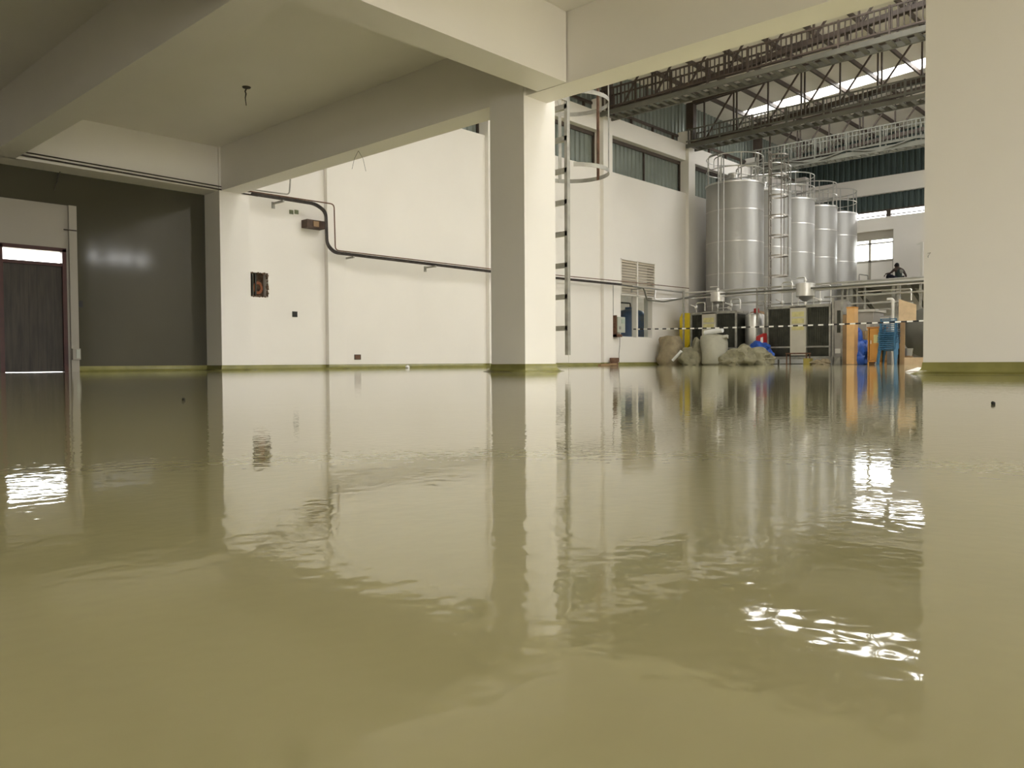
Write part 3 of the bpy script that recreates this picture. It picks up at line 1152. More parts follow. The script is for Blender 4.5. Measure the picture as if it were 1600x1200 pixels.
def hopper(px, py, x, r, h, cone, label):
    q = on(px, py, 0, x)
    z0 = q.z
    t = thing('hopper', label, 'hopper', (q.x, q.y, z0 - .3))
    MB().lathe([(.05, -cone - .08), (.05, -cone), (r, 0), (r, h), (r - .02, h + .02), (.06, h + .05)], (q.x, q.y, z0), 24).build('bowl', INOX, t, smooth=True)
    MB().hband((q.x, q.y, z0 + h), r + .015, .03, .02, 24).build('rim', INOX, t, smooth=True)
    for k in range(3):
        a = 2 * PI * k / 3 + .5
        MB().bar((q.x + (r - .03) * math.cos(a), q.y + (r - .03) * math.sin(a), 1.9), (q.x + (r - .03) * math.cos(a), q.y + (r - .03) * math.sin(a), z0 + .1), .025, .025).build('leg', INOX, t)
    m = MB()
    m.tube(bend([(q.x, q.y, z0 + h), (q.x, q.y, z0 + h + .22), (q.x, q.y + .3, z0 + h + .22)], .06), .02, 8)
    m.lathe([(.05, 0), (.05, .05)], (q.x, q.y, z0 + h + .1), 12)
    m.build('top_valve', INOX, t, smooth=True)
    m = MB()
    m.tube(bend([(q.x, q.y, z0 - cone - .08), (q.x, q.y, z0 - cone - .16), (q.x, q.y - .45, z0 - cone - .16), (q.x, q.y - .45, 1.93)], .06), .022, 8)
    m.box(q.x - .04, q.x + .04, q.y - .5, q.y - .4, z0 - cone - .2, z0 - cone - .1)
    m.build('outlet_pipe', INOX, t, smooth=True)
    return t


hopper(1121.5, 471.5, 25.9, .25, .32, .08, 'small steel hopper with pipes above the chiller beside the yellow sheet')
hopper(1258.5, 463, 25.9, .30, .40, .18, 'cone-bottomed steel hopper above the chiller with the stickered centre panel')
# valve trees on the chillers
for i, (px, zt) in enumerate(((1088, 2.25), (1142, 2.3), (1222, 2.75), (1281, 2.55))):
    y = my(px, 25.9)
    m = MB()
    m.tube(bend([(25.9, y, 1.86), (25.9, y, zt), (25.9, y - .35, zt), (25.9, y - .35, 1.95)], .08), .022, 8)
    m.lathe([(.045, 0), (.06, .03), (.06, .1), (.045, .13)], (25.9, y, 2.02), 12)
    m.bar((25.85, y, 2.1), (25.7, y + .12, 2.18), .03, .03)
    tag(m.build('valve_pipe', INOX, smooth=True), 'looped steel valve pipe on a chiller top, ' + ('above the yellow sheet corner', 'right of the small hopper', 'left of the cone-bottomed hopper', 'right of the cone-bottomed hopper')[i], 'valve', 'valve loops on the chillers')
# low rail pipes
for i, (z, a, b) in enumerate(((2.16, 14.2, 12.3), (2.05, 12.6, 9.6))):
    m = MB()
    m.tube([(25.98, a, z), (25.98, b, z)], .02, 8)
    tag(m.build('process_pipe', INOX, smooth=True), 'short horizontal steel pipe just above the chiller tops, %s one' % ('left', 'right')[i], 'pipe', 'process pipes over the machines')

# grey cabinet right of second chiller
ya, yb = my(1302), my(1316)
t = thing('equipment_cabinet', 'narrow grey equipment cabinet right of the second chiller', 'cabinet', (XM + .3, (ya + yb) / 2, 0))
MB().box(XM, XM + .7, yb, ya, .25, 2.0).build('body', GREYM, t, bevel=.01)
m = MB()
for y in (ya, yb):
    m.box(XM - .05, XM, y - .03, y + .03, 0, 2.1)
m.box(XM - .05, XM + .7, yb, ya, 0, .25)
m.build('frame', GALV, t)
m = MB().box(XM - .02, XM, yb + .06, yb + .16, 1.0, 1.7)
m.build('display_strip', COIL, t)
MB().box(XM - .015, XM, yb + .05, ya - .06, .35, .5).build('vent_panel', INOX, t)
ya, yb = my(1316.5, 25.3), my(1322, 25.3)
tag(MB().box(25.3, 25.5, yb, ya, 0, 1.55).build('wooden_post', BROWNB), 'dark brown post behind the upright pine board', 'post')

# ------------------------------------------------------------------ clutter on the floor
XS = 24.2


def sp(px, x=XS):
    return on(px, 560, 0, x).y


# sacks and bales
y = sp(1048, 24.6)
m = MB()
m.lathe([(.40, 0), (.43, .08), (.42, .25), (.43, .42), (.42, .6), (.40, .78), (.39, .9), (.33, 1.0), (.18, 1.03)], (24.6, y, 0), 24)
for v in m.b.verts:
    v.co += Vector((noise.noise(v.co * 2.5), noise.noise(v.co * 2.5 + Vector((9, 0, 0))), noise.noise(v.co * 3) * .6 if v.co.z > .1 else 0)) * .13
tag(m.build('upright_sack', BURLAP, smooth=True), 'tan upright sack standing left of the yellow sheet', 'sack')
y = sp(1117)
t = thing('wrapped_bale', 'tall grey-green wrapped bale standing in front of the first chiller', 'bale', (XS, y, 0))
m = MB()
m.lathe([(.36, 0), (.42, .05), (.43, .3), (.43, .6), (.42, .85), (.38, .97), (.22, 1.02)], (XS, y, 0), 28)
bmesh.ops.subdivide_edges(m.b, edges=m.b.edges[:], cuts=1)
for v in m.b.verts:
    p_ = v.co.copy()
    v.co += Vector((noise.noise(p_ * 2), noise.noise(p_ * 2 + Vector((5, 0, 0))), noise.noise(p_ * 4) * .5 if p_.z > .1 else 0)) * .09
    v.co.y += .10 * p_.z - .04
m.build('wrap', GREYBALE, t, smooth=True)
m = MB()
for k in range(5):
    m.blob((XS - .1 + .05 * k, y + .32 - .16 * k, .93), .16, .12, .08, 60 + k, .5, 2, flat=False)
m.build('folded_top', GREYBALE, t, smooth=True)
q = Vector((XS - .05, y + .03, 1.10))
o = MB().tube([q + Vector((0, .32, -.02)), q + Vector((0, -.34, .06))], .085, 14).build('plastic_roll', PAPER, smooth=True)
tag(o, 'shiny white roll lying on top of the tall wrapped bale', 'roll')
y = sp(1079)
t = thing('slumped_sack', 'olive sack slumped on the floor left of the tall wrapped bale', 'sack', (XS, y, 0))
m = MB().blob((XS, y, 0), .34, .40, .40, 3, .35, 4)
m.blob((XS + .1, y - .2, .05), .22, .2, .55, 5, .35, 3)
m.build('body', SACKM, t, smooth=True)
o = MB().tube([(XS - .3, y + .52, .16), (XS - .3, y + .18, .48)], .05, 12).build('plastic_roll', PAPER, smooth=True)
tag(o, 'white plastic roll leaning against the slumped olive sack', 'roll')
y = sp(1092, 24.9)
tag(MB().blob((24.9, y, 0), .25, .28, .62, 8, .5, 3).build('canvas_bundle', SACKM, smooth=True), 'folded olive canvas bundle behind the slumped sack', 'bundle')
for i, (px, dx, sx, sy, sz, sd, lab) in enumerate(((1158, 0, .42, .48, .42, 11, 'large round olive canvas sack right of the wrapped bale'),
                                                   (1184, .4, .34, .52, .34, 13, 'long olive sack sloping down to the right of the heap'),
                                                   (1140, -.25, .28, .40, .25, 15, 'flat olive sack in front of the round canvas sack'))):
    y = sp(px, XS + dx)
    tt = thing('canvas_sack', lab, 'sack', (XS + dx, y, 0), 'heap of canvas sacks')
    MB().blob((XS + dx, y, 0), sx, sy, sz, sd, .4, 4).build('body', SACKM, tt, smooth=True)
    MB().tube([Vector((XS + dx - sx * .8, y + sy * (.5 - k * .25), sz * (.5 + .22 * math.sin(k * 1.1)))) for k in range(5)], .012, 6).build('seam_cord', CABLE, tt)
y = sp(1186, 25.0)
tag(MB().blob((25.0, y, .08), .3, .46, .42, 21, .4, 4).build('blue_tarpaulin', BLUET, smooth=True), 'crumpled blue tarpaulin behind the sack heap', 'tarpaulin')
y = sp(1189, 25.15)
t = thing('red_bag', 'red bag with white print standing by the blue tarpaulin', 'bag', (25.15, y, 0))
m = MB()
m.prism([(y - .16, .5), (y + .2, .42), (y + .12, .95), (y - .14, 1.05)], 0, 25.05, 25.3)
m.build('body', REDM, t, bevel=.02)
MB().prism([(y - .12, .62), (y - .02, .6), (y - .04, .9), (y - .12, .92)], 0, 25.04, 25.05).build('print', PAPER, t)
MB().box(25.05, 25.3, y - .14, y + .18, 0, .45).build('base', REDM, t)
# litter at the machine foot
for i, px in enumerate((1276, 1287)):
    y = sp(px, 24.9)
    tag(MB().blob((24.9, y, 0), .15, .22, .10, 31 + i, .6, 3).build('rag', BURLAP, smooth=True), 'crumpled beige rag at the foot of the second chiller, %s one' % ('left', 'right')[i], 'rag', 'rags by the second chiller')
y = sp(1263, 24.9)
tag(MB().box(24.8, 25.0, y - .1, y + .12, 0, .2).build('yellow_brick', mat('dull_yellow_block', (.38, .31, .07), .8)), 'small dull yellow block at the foot of the second chiller', 'block')
y = sp(1247, 24.95)
t = thing('steel_stool', 'low steel stand in front of the stickered centre panel', 'stand', (24.95, y, 0))
MB().box(24.8, 25.1, y - .35, y + .35, .34, .38).build('top', RUST, t)
for a in (-1, 1):
    for b in (-1, 1):
        MB().bar((24.95 + a * .13, y + b * .32, 0), (24.95 + a * .13, y + b * .32, .34), .03, .03).build('leg', RUST, t)

# pine board, cabinet, chairs, plywood
XR = 24.0


def rp(px, x=XR):
    return on(px, 555, 0, x).y


ya, yb = rp(1322.5), rp(1334.5)
t = thing('pine_panel', 'tall pale pine board standing upright right of the grey cabinet', 'board', (XR, (ya + yb) / 2, 0))
MB().box(XR, XR + .3, yb, ya, .02, 1.66).build('board', PINE, t)
MB().box(XR - .01, XR + .31, yb - .005, ya + .005, 1.66, 1.70).build('top_edge', ORANGE, t)
MB().box(XR, XR + .3, yb, ya, 0, .02).build('foot', BROWNB, t)
yc = rp(1346, 24.6)
m = MB().blob((24.6, yc, 0), .35, .34, .48, 41, .35, 4, freq=2)
m.blob((24.7, yc + .15, .2), .2, .14, .6, 44, .3, 3)
tag(m.build('blue_tarpaulin', BLUET, smooth=True), 'crumpled bright blue tarpaulin between the pine board and orange cabinet', 'tarpaulin')
ya, yb = rp(1355.5), rp(1376.5)
t = thing('wooden_cabinet', 'orange wooden cabinet standing left of the blue chairs', 'cabinet', (XR + .25, (ya + yb) / 2, 0))
m = MB()
m.box(XR, XR + .5, yb, yb + .03, 0, 1.05)
m.box(XR, XR + .5, ya - .03, ya, 0, 1.05)
m.box(XR + .47, XR + .5, yb, ya, .08, 1.05)
m.box(XR, XR + .5, yb, ya, .08, .12)
m.build('carcass', ORANGE, t)
MB().box(XR - .02, XR + .52, yb - .02, ya + .02, 1.05, 1.09).build('top', mat('dark_orange_veneer', (.42, .17, .04), .4), t)
dr = MB().box(XR - .015, XR + .005, yb + .02, ya - .06, .13, 1.04).build('door', ORANGE, t)
MB().box(XR - .022, XR - .015, yb + .06, yb + .2, .62, .86).build('notice', LABELY, dr)
MB().tube([(XR - .03, ya - .1, .6), (XR - .03, ya - .1, .7)], .012, 8).build('handle', INOX, dr)


def make_chair(x, y, z, label):
    t = thing('plastic_chair', label, 'chair', (x, y, z), 'stack of blue plastic chairs')
    # the back is towards -x
    m = MB()
    m.box(x - .18, x + .22, y - .21, y + .21, .41, .43)
    m.box(x + .2, x + .23, y - .21, y + .21, .385, .43)
    m.build('seat', BLUEP, t, bevel=.006)
    m = MB()
    for k in range(5):
        zz = .46 + .054 * k
        xx = x - .18 - .065 * (zz - .43) / .36
        m.bar((xx, y - .2, zz), (xx, y + .2, zz), .014, .026, zu)
    m.bar((x - .248, y - .215, .785), (x - .248, y + .215, .785), .018, .024, zu)
    for sy in (-1, 1):
        m.bar((x - .18, y + sy * .205, .42), (x - .248, y + sy * .205, .80), .03, .02, Vector((1, 0, 0)))
    m.build('backrest', BLUEP, t)
    for sy in (-1, 1):
        m = MB()
        m.bar((x + .2, y + sy * .2, .41), (x + .24, y + sy * .25, 0), .05, .05)
        m.build('leg', BLUEP, t)
        m = MB()
        m.bar((x - .17, y + sy * .2, .41), (x - .23, y + sy * .24, 0), .06, .05)
        m.build('leg', BLUEP, t)
        m = MB()
        m.bar((x + .2, y + sy * .235, .63), (x - .22, y + sy * .235, .65), .05, .02)
        m.bar((x + .19, y + sy * .225, .42), (x + .2, y + sy * .235, .63), .045, .03, Vector((1, 0, 0)))
        m.build('armrest', BLUEP, t)
    return t


yc = (rp(1376.5, 23.9) + rp(1402.5, 23.9)) / 2
ch = make_chair(23.9, yc, 0, 'blue plastic chair at the bottom of the stack beside the orange cabinet')
NCH = 10
for k in range(1, NCH):
    dup(ch, (23.9 + .02 * k, yc + .004 * ((k * 7) % 5 - 2), .056 * k),
        'blue plastic chair, top of the stack beside the orange cabinet' if k == NCH - 1 else 'blue plastic chair, %s from the bottom of the stack' % ORD[k])

# plywood enclosure and horizontal vessel
ya, yb = rp(1403, 24.0), rp(1413, 24.0)
t = thing('plywood_crate', 'open plywood crate standing behind the right pier', 'crate', (24.3, ya, 0))
MB().box(24.0, 24.06, yb, ya, .0, 1.2).build('side_board', BROWNB, t)
MB().box(24.0, 24.22, ya - .04, ya, 0, 1.2).build('long_board', BROWNB, t)
MB().box(24.0, 24.06, yb - 2.0, yb, 0, .2).build('base_rail', PLYW, t)
ya, yb = rp(1404, 24.03), rp(1431, 24.03)
m = MB()
m.prism([(ya, 1.202), (yb, 1.202), (yb, 1.67), (ya, 1.85)], 0, 24.015, 24.045)
tag(m.build('plywood_sheet', PLYW), 'pale plywood sheet leaning above the grey vessel', 'board')
yv = rp(1449, 25.85)
t = thing('horizontal_vessel', 'big round grey vessel lying behind the plywood crate', 'vessel', (25.85, yv, .2))
MB().lathe([(.02, -.32), (.35, -.28), (.62, -.12), (.75, 0), (.75, 1.5)], (25.95, yv, .95), 32, axis='x').build('shell', VESS, t, smooth=True)
MB().lathe([(.14, 0), (.14, .1), (.1, .14), (.02, .15)], (25.9, yv + .62, 1.28), 14, axis='z').build('manway', GREYV, t, smooth=True)
for dx in (.1, 1.0):
    MB().box(25.95 + dx, 25.95 + dx + .1, yv - .5, yv + .5, 0, .5).build('saddle', GALV, t)
for i, (px, r, mm, lab) in enumerate(((1419, .13, GREYV, 'grey bucket lying in front of the grey vessel'), (1428, .06, PAPER, 'small white cup in front of the grey vessel'))):
    y = rp(px, 24.35)
    tag(MB().lathe([(r * .75, 0), (r, r * 1.6), (r * .93, r * 1.6), (r * .7, .02)], (24.35, y, .0 + (.25 if i == 0 else .05)), 16).build('bucket' if i == 0 else 'cup', mm, smooth=True), lab, 'bucket' if i == 0 else 'cup')
tag(MB().box(24.2, 24.6, rp(1432, 24.3), rp(1411, 24.3), 0, .05).build('floor_board', BROWNB), 'dark board lying under the bucket and cup', 'board')
tag(MB().box(24.25, 24.5, rp(1424, 24.35), rp(1415, 24.35), .05, .25).build('timber_block', BROWNB), 'brown timber block carrying the grey bucket', 'block')

# grey machine and carton between pine board and cabinet
ya, yb = rp(1338, 25.6), rp(1365, 25.6)
t = thing('filling_machine', 'grey boxy machine with pale lid behind the orange cabinet', 'machine', (25.9, (ya + yb) / 2, 0))
m = MB().box(25.6, 26.5, yb, ya, .7, 1.62)
m.build('body', GREYM, t, bevel=.02)
MB().box(25.55, 26.55, yb - .05, ya + .05, 1.62, 1.7).build('lid', INOX, t)
for yy in (ya - .05, yb + .05):
    MB().box(25.62, 25.7, yy - .04, yy + .04, 0, .7).build('leg', GALV, t)
MB().box(25.58, 25.6, yb + .1, ya - .3, 1.05, 1.3).build('window_panel', INOX, t)
ya, yb = rp(1336, 25.2), rp(1356, 25.2)
tag(MB().box(25.0, 25.45, yb, ya, 0, 1.02).build('carton', CARD), 'plain brown carton behind the bright blue tarpaulin', 'box')
ya, yb = rp(1371, 26.2), rp(1392, 26.2)
t = thing('control_console', 'pale steel console behind the stacked chairs', 'console', (26.3, (ya + yb) / 2, 0))
MB().box(26.2, 26.7, yb, ya, 0, 1.5).build('body', GREYV, t, bevel=.02)
for k in range(2):
    MB().box(26.16, 26.2, yb + .05, ya - .05, 1.2 + .17 * k, 1.3 + .17 * k).build('shelf_edge', INOX, t)

# pipe rack right of the pine board
XK = 25.9


def kp(px, py, x=XK):
    return on(px, py, 0, x)


for i, (py0, px0, px1, r) in enumerate(((455, 1341, 1424, .022), (463.5, 1288, 1443, .026), (475, 1312, 1404, .026), (484.5, 1334, 1392, .02))):
    a, b = kp(px0, py0 + 1), kp(px1, py0)
    z = a.z
    pts = [(XK, a.y, z), (XK, min(b.y, a.y - .5) if px1 < 1440 else 3.0, z)]
    if i == 0:
        pts.append((XK, pts[-1][1], z - .35))
    if i == 3:
        pts = [(XK, a.y, .9)] + pts
    tag(MB().tube(bend(pts, .06), r, 8).build('rack_pipe', INOX, smooth=True), 'horizontal stainless rack pipe right of the pine board, %s from the top' % ORD[i], 'pipe', 'pipes on the rack under the platform')
for i, (px, z1, w) in enumerate(((1339, 2.42, .04), (1351, 2.42, .045), (1404, 2.42, .09), (1438, 2.42, .06), (1316, 2.42, .05), (1324, 2.42, .05))):
    q = kp(px, 500, XK + .08)
    tag(MB().bar((q.x, q.y, 0), (q.x, q.y, z1), w, w).box(q.x - w, q.x + w, q.y - w, q.y + w, 0, .015).build('rack_post', GALV),
        'steel pipe rack post, ' + ('first right of the pine board', 'second right of the pine board', 'thick one above the stacked chairs', 'beside the right pier', 'left one behind the pine board', 'right one behind the pine board')[i], 'post', 'posts of the pipe rack')
q = kp(1395, 478, 25.3)
t = thing('white_standpipe', 'white standpipe with elbow behind the stacked chairs', 'pipe', (25.3, q.y, 0))
MB().tube(bend([(25.3, q.y, 0), (25.3, q.y, 1.95), (25.3, q.y + .16, 1.95)], .05), .045, 10).build('pipe', WHITEP, t, smooth=True)
MB().lathe([(.06, 0), (.06, .08)], (25.3, q.y, 1.85), 12).build('collar', WHITEP, t)
for i, (px, py) in enumerate(((1407, 474), (1420, 474))):
    q = kp(px, py, 25.8)
    t = MB().tube(bend([(25.96, kp(1404, 500, XK + .08).y, 1.78), (25.8, kp(1404, 500, XK + .08).y - .08, 1.78), (25.8, q.y, 1.78), (25.8, q.y, q.z), (25.8, q.y - .12, q.z)], .04), .028, 8)
    t.lathe([(.05, 0), (.05, .05)], (25.8, q.y, q.z - .12), 10)
    tag(t.build('valve_pipe', INOX, smooth=True), 'short steel valve stub above the plywood sheet, %s one' % ('left', 'right')[i], 'valve', 'valve stubs above the plywood')

# duct-like channel carried along the rack top
a, b = kp(1240, 447), kp(1443, 437)
m = MB()
m.box(XK - .06, XK + .1, 3.0, my(1215, XK), 2.455, 2.51)
tag(m.build('pipe_tray', CREAMP), 'long pale tray running above the machines to the right pier', 'tray')

# barrier tape
p0, p1 = Vector((22.9, 15.66, on(963, 513, 1, 15.62).z)), Vector((22.8, 5.4, 1.17))
pts = []
N = 30
for k in range(N + 1):
    u = k / N
    p = p0.lerp(p1, u)
    p.z -= .10 * 4 * u * (1 - u) * .5
    pts.append(p)
m = MB()
prev = None
for p in pts:
    q = m.verts([p - zu * .021, p + zu * .021, p + zu * .021 + Vector((.002, 0, 0)), p - zu * .021 + Vector((.002, 0, 0))])
    if prev:
        for k in range(4):
            m.face([prev[k], prev[(k + 1) % 4], q[(k + 1) % 4], q[k]])
    prev = q
tag(m.build('barrier_tape', TAPEM), 'black and white barrier tape stretched across the hall', 'tape')

# paper scrap by the right pier
q = on(1434, 581, 2, .0)
t = MB()
v = t.verts([(q.x - .1, q.y + .1, .004), (q.x + .1, q.y + .09, .004), (q.x + .12, q.y - .08, .03), (q.x - .08, q.y - .1, .012), (q.x, q.y, .05)])
for a, b in ((0, 1), (1, 2), (2, 3), (3, 0)):
    t.face([v[a], v[b], v[4]])
t.face([v[3], v[2], v[1], v[0]])
tag(t.build('paper_scrap', PAPER), 'crumpled white paper scrap on the floor at the right pier', 'paper')
for i, (px, py) in enumerate(((287, 626), (1552, 632), (637, 575))):
    q = on(px, py, 2, 0) if i < 2 else wp(px, 574, 15.6)
    r = .006 if i < 2 else .05
    tag(MB().blob((q.x, q.y, 0), r, r, r, 50 + i, .4, 2).build('pebble', BLACK if i < 2 else PAPER, smooth=True), ('small dark speck on the glossy floor before the grey wall', 'small dark speck on the glossy floor before the right pier', 'little white rubble lump at the foot of the white wall')[i], 'debris')

# ------------------------------------------------------------------ platform and person
ZPL = 3.34
YPa = on(1337, 443, 0, 34.5).y + 1.0
t = thing('mezzanine_platform', 'steel mezzanine platform in front of the end wall', 'platform', (35.9, 10, 0))
MB().box(34.5, XE - .01, 3.5, 12.95, ZPL - .1, ZPL).build('deck', GREYM, t)
MB().box(34.42, 34.5, 3.5, 12.95, ZPL - .18, ZPL + .04).build('edge_beam', WHITEP, t)
for y in (12.4, 10.3, 8.2):
    MB().bar((34.6, y, ZPL - .2), (XE - .15, y, ZPL - 1.3), .1, .14).build('brace', STEELG, t)
    MB().box(34.5, XE - .01, y - .06, y + .06, ZPL - .26, ZPL - .1).build('joist', STEELG, t)
for y in (12.6, 10.9, 9.2):
    MB().box(34.5, 34.64, y - .07, y + .07, 0, ZPL - .15).build('post', GALV, t)
for z, x in ((.1, 34.9), (.16, 35.6)):
    tag(MB().bar((x, 12.9, ZPL + z), (x, 3.5, ZPL + z), .07, .07).build('scaffold_rail', STEELD), 'dark steel rail along the platform deck, %s one' % ('front' if x < 35 else 'rear'), 'rail', 'rails lying along the platform')
    for yy in (12.5, 8, 4):
        pass
q = on(1350, 437, 0, 34.8)
t = MB().tube(bend([(34.8, q.y + .2, ZPL), (34.8, q.y + .2, ZPL + .42), (34.8, q.y - .16, ZPL + .34), (34.8, q.y - .16, ZPL)], .04), .022, 8)
tag(t.build('hand_loop', GALV, smooth=True), 'small bent tube handrail loop at the left end of the platform', 'rail')
q = on(1440.3, 410, 0, 34.7)
tag(MB().box(34.66, 34.74, q.y - .05, q.y + .05, ZPL, ZPL + 1.5).bar((34.7, q.y, ZPL + 1.5), (34.7, q.y + .2, ZPL + 1.42), .05, .05).build('white_post', WHITEP), 'slim white post on the platform beside the right pier', 'post')


def skinned(name, pts, edges, radii, m, parent, sub=2, root=0):
    me = bpy.data.meshes.new(name)
    me.from_pydata(pts, edges, [])
    ob = bpy.data.objects.new(name + '_tmp', me)
    COL.objects.link(ob)
    sk = ob.modifiers.new('skin', 'SKIN')
    sk.use_smooth_shade = True
    for i, r in enumerate(radii):
        v = me.skin_vertices[0].data[i]
        v.radius = r if isinstance(r, tuple) else (r, r)
        v.use_root = i == root
    ss = ob.modifiers.new('sub', 'SUBSURF')
    ss.levels = sub
    ss.render_levels = sub
    dg = bpy.context.evaluated_depsgraph_get()
    dg.update()
    me2 = bpy.data.meshes.new_from_object(ob.evaluated_get(dg))
    bpy.data.objects.remove(ob)
    me2.name = name
    me2.materials.clear()
    me2.materials.append(m)
    for p in me2.polygons:
        p.use_smooth = True
    o = bpy.data.objects.new(name, me2)
    COL.objects.link(o)
    o.parent = parent
    ORG[o.name] = org(parent)
    return o


q = on(1404.5, 438, 2, ZPL + .0)
PX = Vector((35.05, on(1404.5, 430, 0, 35.05).y, ZPL))
t = thing('person', 'person in dark green vest sitting on the platform, seen from behind', 'person', PX)
t.rotation_euler = (0, 0, math.radians(-47))
P = [(0, 0, .13),        # 0 pelvis
     (0, .03, .28),      # 1 waist
     (-.01, .03, .45),   # 2 chest
     (-.02, .03, .535),  # 3 upper chest
     (-.035, .05, .61),  # 4 neck
     (-.05, .07, .68),   # 5 head low
     (-.055, .085, .755),  # 6 head top
     (-.17, .03, .52),   # 7 L shoulder
     (-.30, .10, .38),   # 8 L elbow
     (-.42, .22, .37),   # 9 L wrist
     (.165, .02, .50),   # 10 R shoulder
     (.285, -.02, .27),  # 11 R elbow
     (.31, .02, .075),   # 12 R wrist
     (-.10, .04, .12),   # 13 L hip
     (-.31, .30, .34),   # 14 L knee
     (-.27, .44, .09),   # 15 L ankle
     (-.30, .56, .05),   # 16 L toe
     (.10, .04, .12),    # 17 R hip
     (.16, .44, .30),    # 18 R knee
     (.10, .62, .08),    # 19 R ankle
     (.10, .74, .05),    # 20 R toe
     (-.455, .235, .33),  # 21 L palm
     (.315, .045, .03),   # 22 R palm
     ]
Ed = [(0, 1), (1, 2), (2, 3), (3, 4), (4, 5), (5, 6), (3, 7), (7, 8), (8, 9), (9, 21), (3, 10), (10, 11), (11, 12), (12, 22), (0, 13), (13, 14), (14, 15), (15, 16), (0, 17), (17, 18), (18, 19), (19, 20)]
R = [.13, (.13, .10), (.15, .11), (.12, .09), .052, .085, .075, .062, .042, .028, .062, .042, .028, .095, .065, .042, .035, .095, .065, .042, .035, .03, .03]
skinned('body', P, Ed, R, SKIN, t)
# clothing grown along the same skeleton
vi = [0, 1, 2, 3, 7, 10]
skinned('vest', [P[0], P[1], P[2], (-.015, .03, .52), (-.13, .03, .53), (.13, .02, .52)], [(0, 1), (1, 2), (2, 3), (3, 4), (3, 5)],
        [(.15, .125), (.15, .118), (.168, .128), (.135, .108), .075, .075], SHIRT, t)
skinned('trousers', [P[0], P[13], P[14], P[15], P[17], P[18], P[19]], [(0, 1), (1, 2), (2, 3), (0, 4), (4, 5), (5, 6)],
        [.145, .11, .08, .056, .11, .08, .056], TROUS, t)
for nm, pts in (('left', ((.0, -.105, .47), (.05, -.10, .40))), ):
    m = MB()
    ret = bmesh.ops.create_icosphere(m.b, subdivisions=3, radius=1)
    for v in ret['verts']:
        v.co = Vector((.06 + v.co.x * .085, -.075 + v.co.y * .03, .43 + v.co.z * .085))
    for v in m.b.verts:
        v.co += org(t)
    m.build('back_patch', PATCHM, t, smooth=True)


def fingers(base, dirs, name):
    for k, (off, d1, d2, L) in enumerate(dirs):
        b = Vector(base) + Vector(off)
        a = b + Vector(d1) * L * .5
        c = a + Vector(d2) * L * .5
        m = MB()
        m.tube([b + org(t), a + org(t), c + org(t)], [.010, .009, .007], 6)
        m.build(name, SKIN, t, smooth=True)


fingers(P[21], [((-.012 + .008 * 0, .025, -.01), (-.3, .3, -.9), (-.1, .1, -1), .075), ((-.02, .008, -.012), (-.35, .2, -.9), (-.1, 0, -1), .085),
                ((-.022, -.010, -.012), (-.35, 0, -.93), (-.1, 0, -1), .08), ((-.018, -.026, -.01), (-.3, -.1, -.93), (-.05, 0, -1), .062),
                ((.012, .03, 0), (.2, .7, -.6), (0, .4, -.9), .055)], 'finger')
fingers(P[22], [((.02, .02, -.005), (.2, .95, -.12), (.2, .95, -.1), .07), ((.004, .026, -.005), (.05, 1, -.12), (.05, 1, -.1), .08),
                ((-.012, .024, -.005), (-.1, 1, -.12), (-.1, 1, -.1), .075), ((.032, .008, -.005), (.45, .85, -.12), (.4, .9, -.1), .06),
                ((-.025, 0, -.005), (-.8, .5, -.15), (-.6, .8, -.1), .055)], 'finger')
m = MB()
ret = bmesh.ops.create_icosphere(m.b, subdivisions=3, radius=1)
for v in ret['verts']:
    v.co = Vector((-.052 + v.co.x * .086, .068 + v.co.y * .098, max(.70 + v.co.z * .105, .69 + v.co.y * .05))) + org(t)
m.build('hair', HAIR, t, smooth=True)
for sx in (-1, 1):
    m = MB()
    ret = bmesh.ops.create_icosphere(m.b, subdivisions=2, radius=1)
    for v in ret['verts']:
        v.co = Vector((-.052 + sx * .09 + v.co.x * .012, .085 + v.co.y * .022, .69 + v.co.z * .032)) + org(t)
    m.build('ear', SKIN, t, smooth=True)
m = MB()
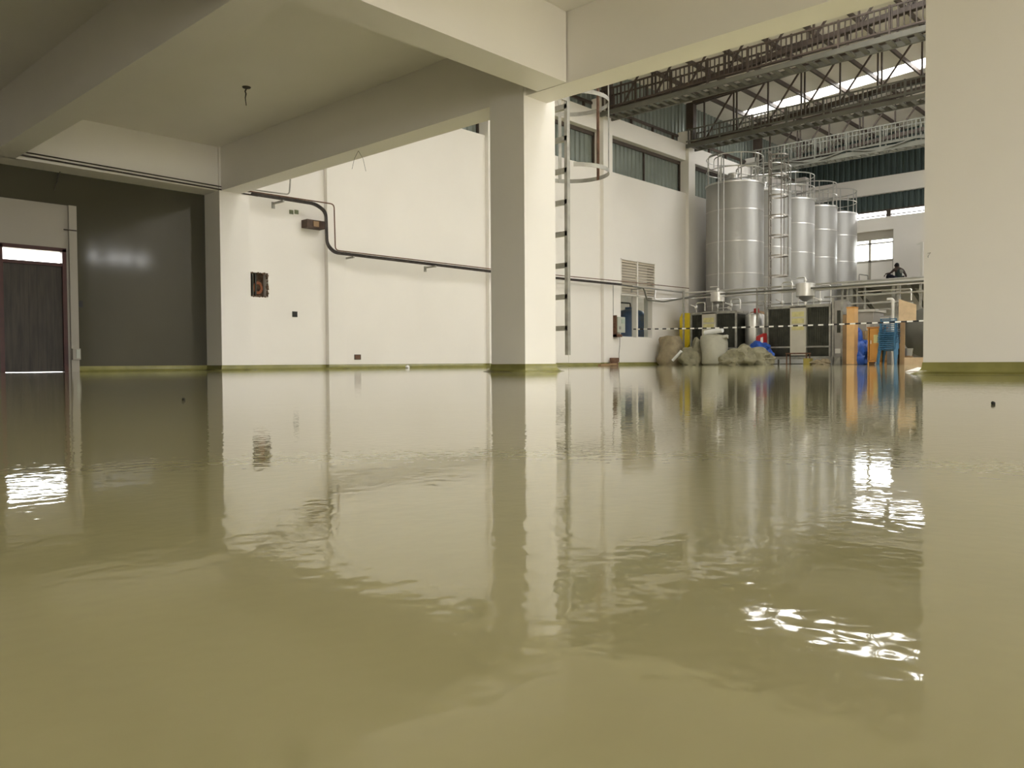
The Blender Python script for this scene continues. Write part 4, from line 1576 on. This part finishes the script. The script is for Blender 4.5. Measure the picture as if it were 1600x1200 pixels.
ret = bmesh.ops.create_icosphere(m.b, subdivisions=2, radius=1)
for v in ret['verts']:
    v.co = Vector((-.055 + v.co.x * .016, .175 + v.co.y * .022, .685 + v.co.z * .024)) + org(t)
m.build('nose', SKIN, t, smooth=True)
for sx in (-1, 1):
    m = MB()
    ret = bmesh.ops.create_icosphere(m.b, subdivisions=2, radius=.012)
    for v in ret['verts']:
        v.co = Vector((-.055 + sx * .033, .155, .71)) + v.co + org(t)
    m.build('eye', PAPER, t, smooth=True)
m = MB()
m.tube([Vector((-.08, .155, .645)) + org(t), Vector((-.055, .163, .643)) + org(t), Vector((-.03, .155, .645)) + org(t)], .007, 6)
m.build('mouth', mat('dark_lips', (.07, .02, .02), .5), t, smooth=True)

# ------------------------------------------------------------------ daylight
W = bpy.data.worlds.new('overcast_sky')
S.world = W
W.use_nodes = True
bg = W.node_tree.nodes['Background']
bg.inputs['Color'].default_value = (1.0, .99, .975, 1)
bg.inputs['Strength'].default_value = 1.0


def portal(name, loc, rot, sx, sy):
    l = bpy.data.lights.new(name, 'AREA')
    l.shape = 'RECTANGLE'
    l.size, l.size_y = sx, sy
    l.cycles.is_portal = True
    o = bpy.data.objects.new(name, l)
    COL.objects.link(o)
    o.location = loc
    o.rotation_euler = rot


# area light points along local -Z
portal('daylight_hall_b', (30.65, -4.1, 8.1), (math.radians(90), 0, 0), 12.3, 2.2)
portal('daylight_low', (1.0, -10.1, 1.5), (math.radians(90), 0, 0), 13.6, 2.8)
for sk in SKX:
    portal('daylight_roof', ((sk[0] + sk[1]) / 2, (sk[2] + sk[3]) / 2, roofz((sk[2] + sk[3]) / 2) + .25), (math.atan(-.055), 0, 0), sk[1] - sk[0], sk[3] - sk[2])
portal('daylight_end', (XE + .35, 13.4, 5.0), (math.radians(90), 0, math.radians(90)), 3, 1.2)

S.view_settings.view_transform = 'Standard'
S.view_settings.look = 'None'
S.view_settings.gamma = 1
S.view_settings.use_curve_mapping = False
S.view_settings.exposure = 3.58
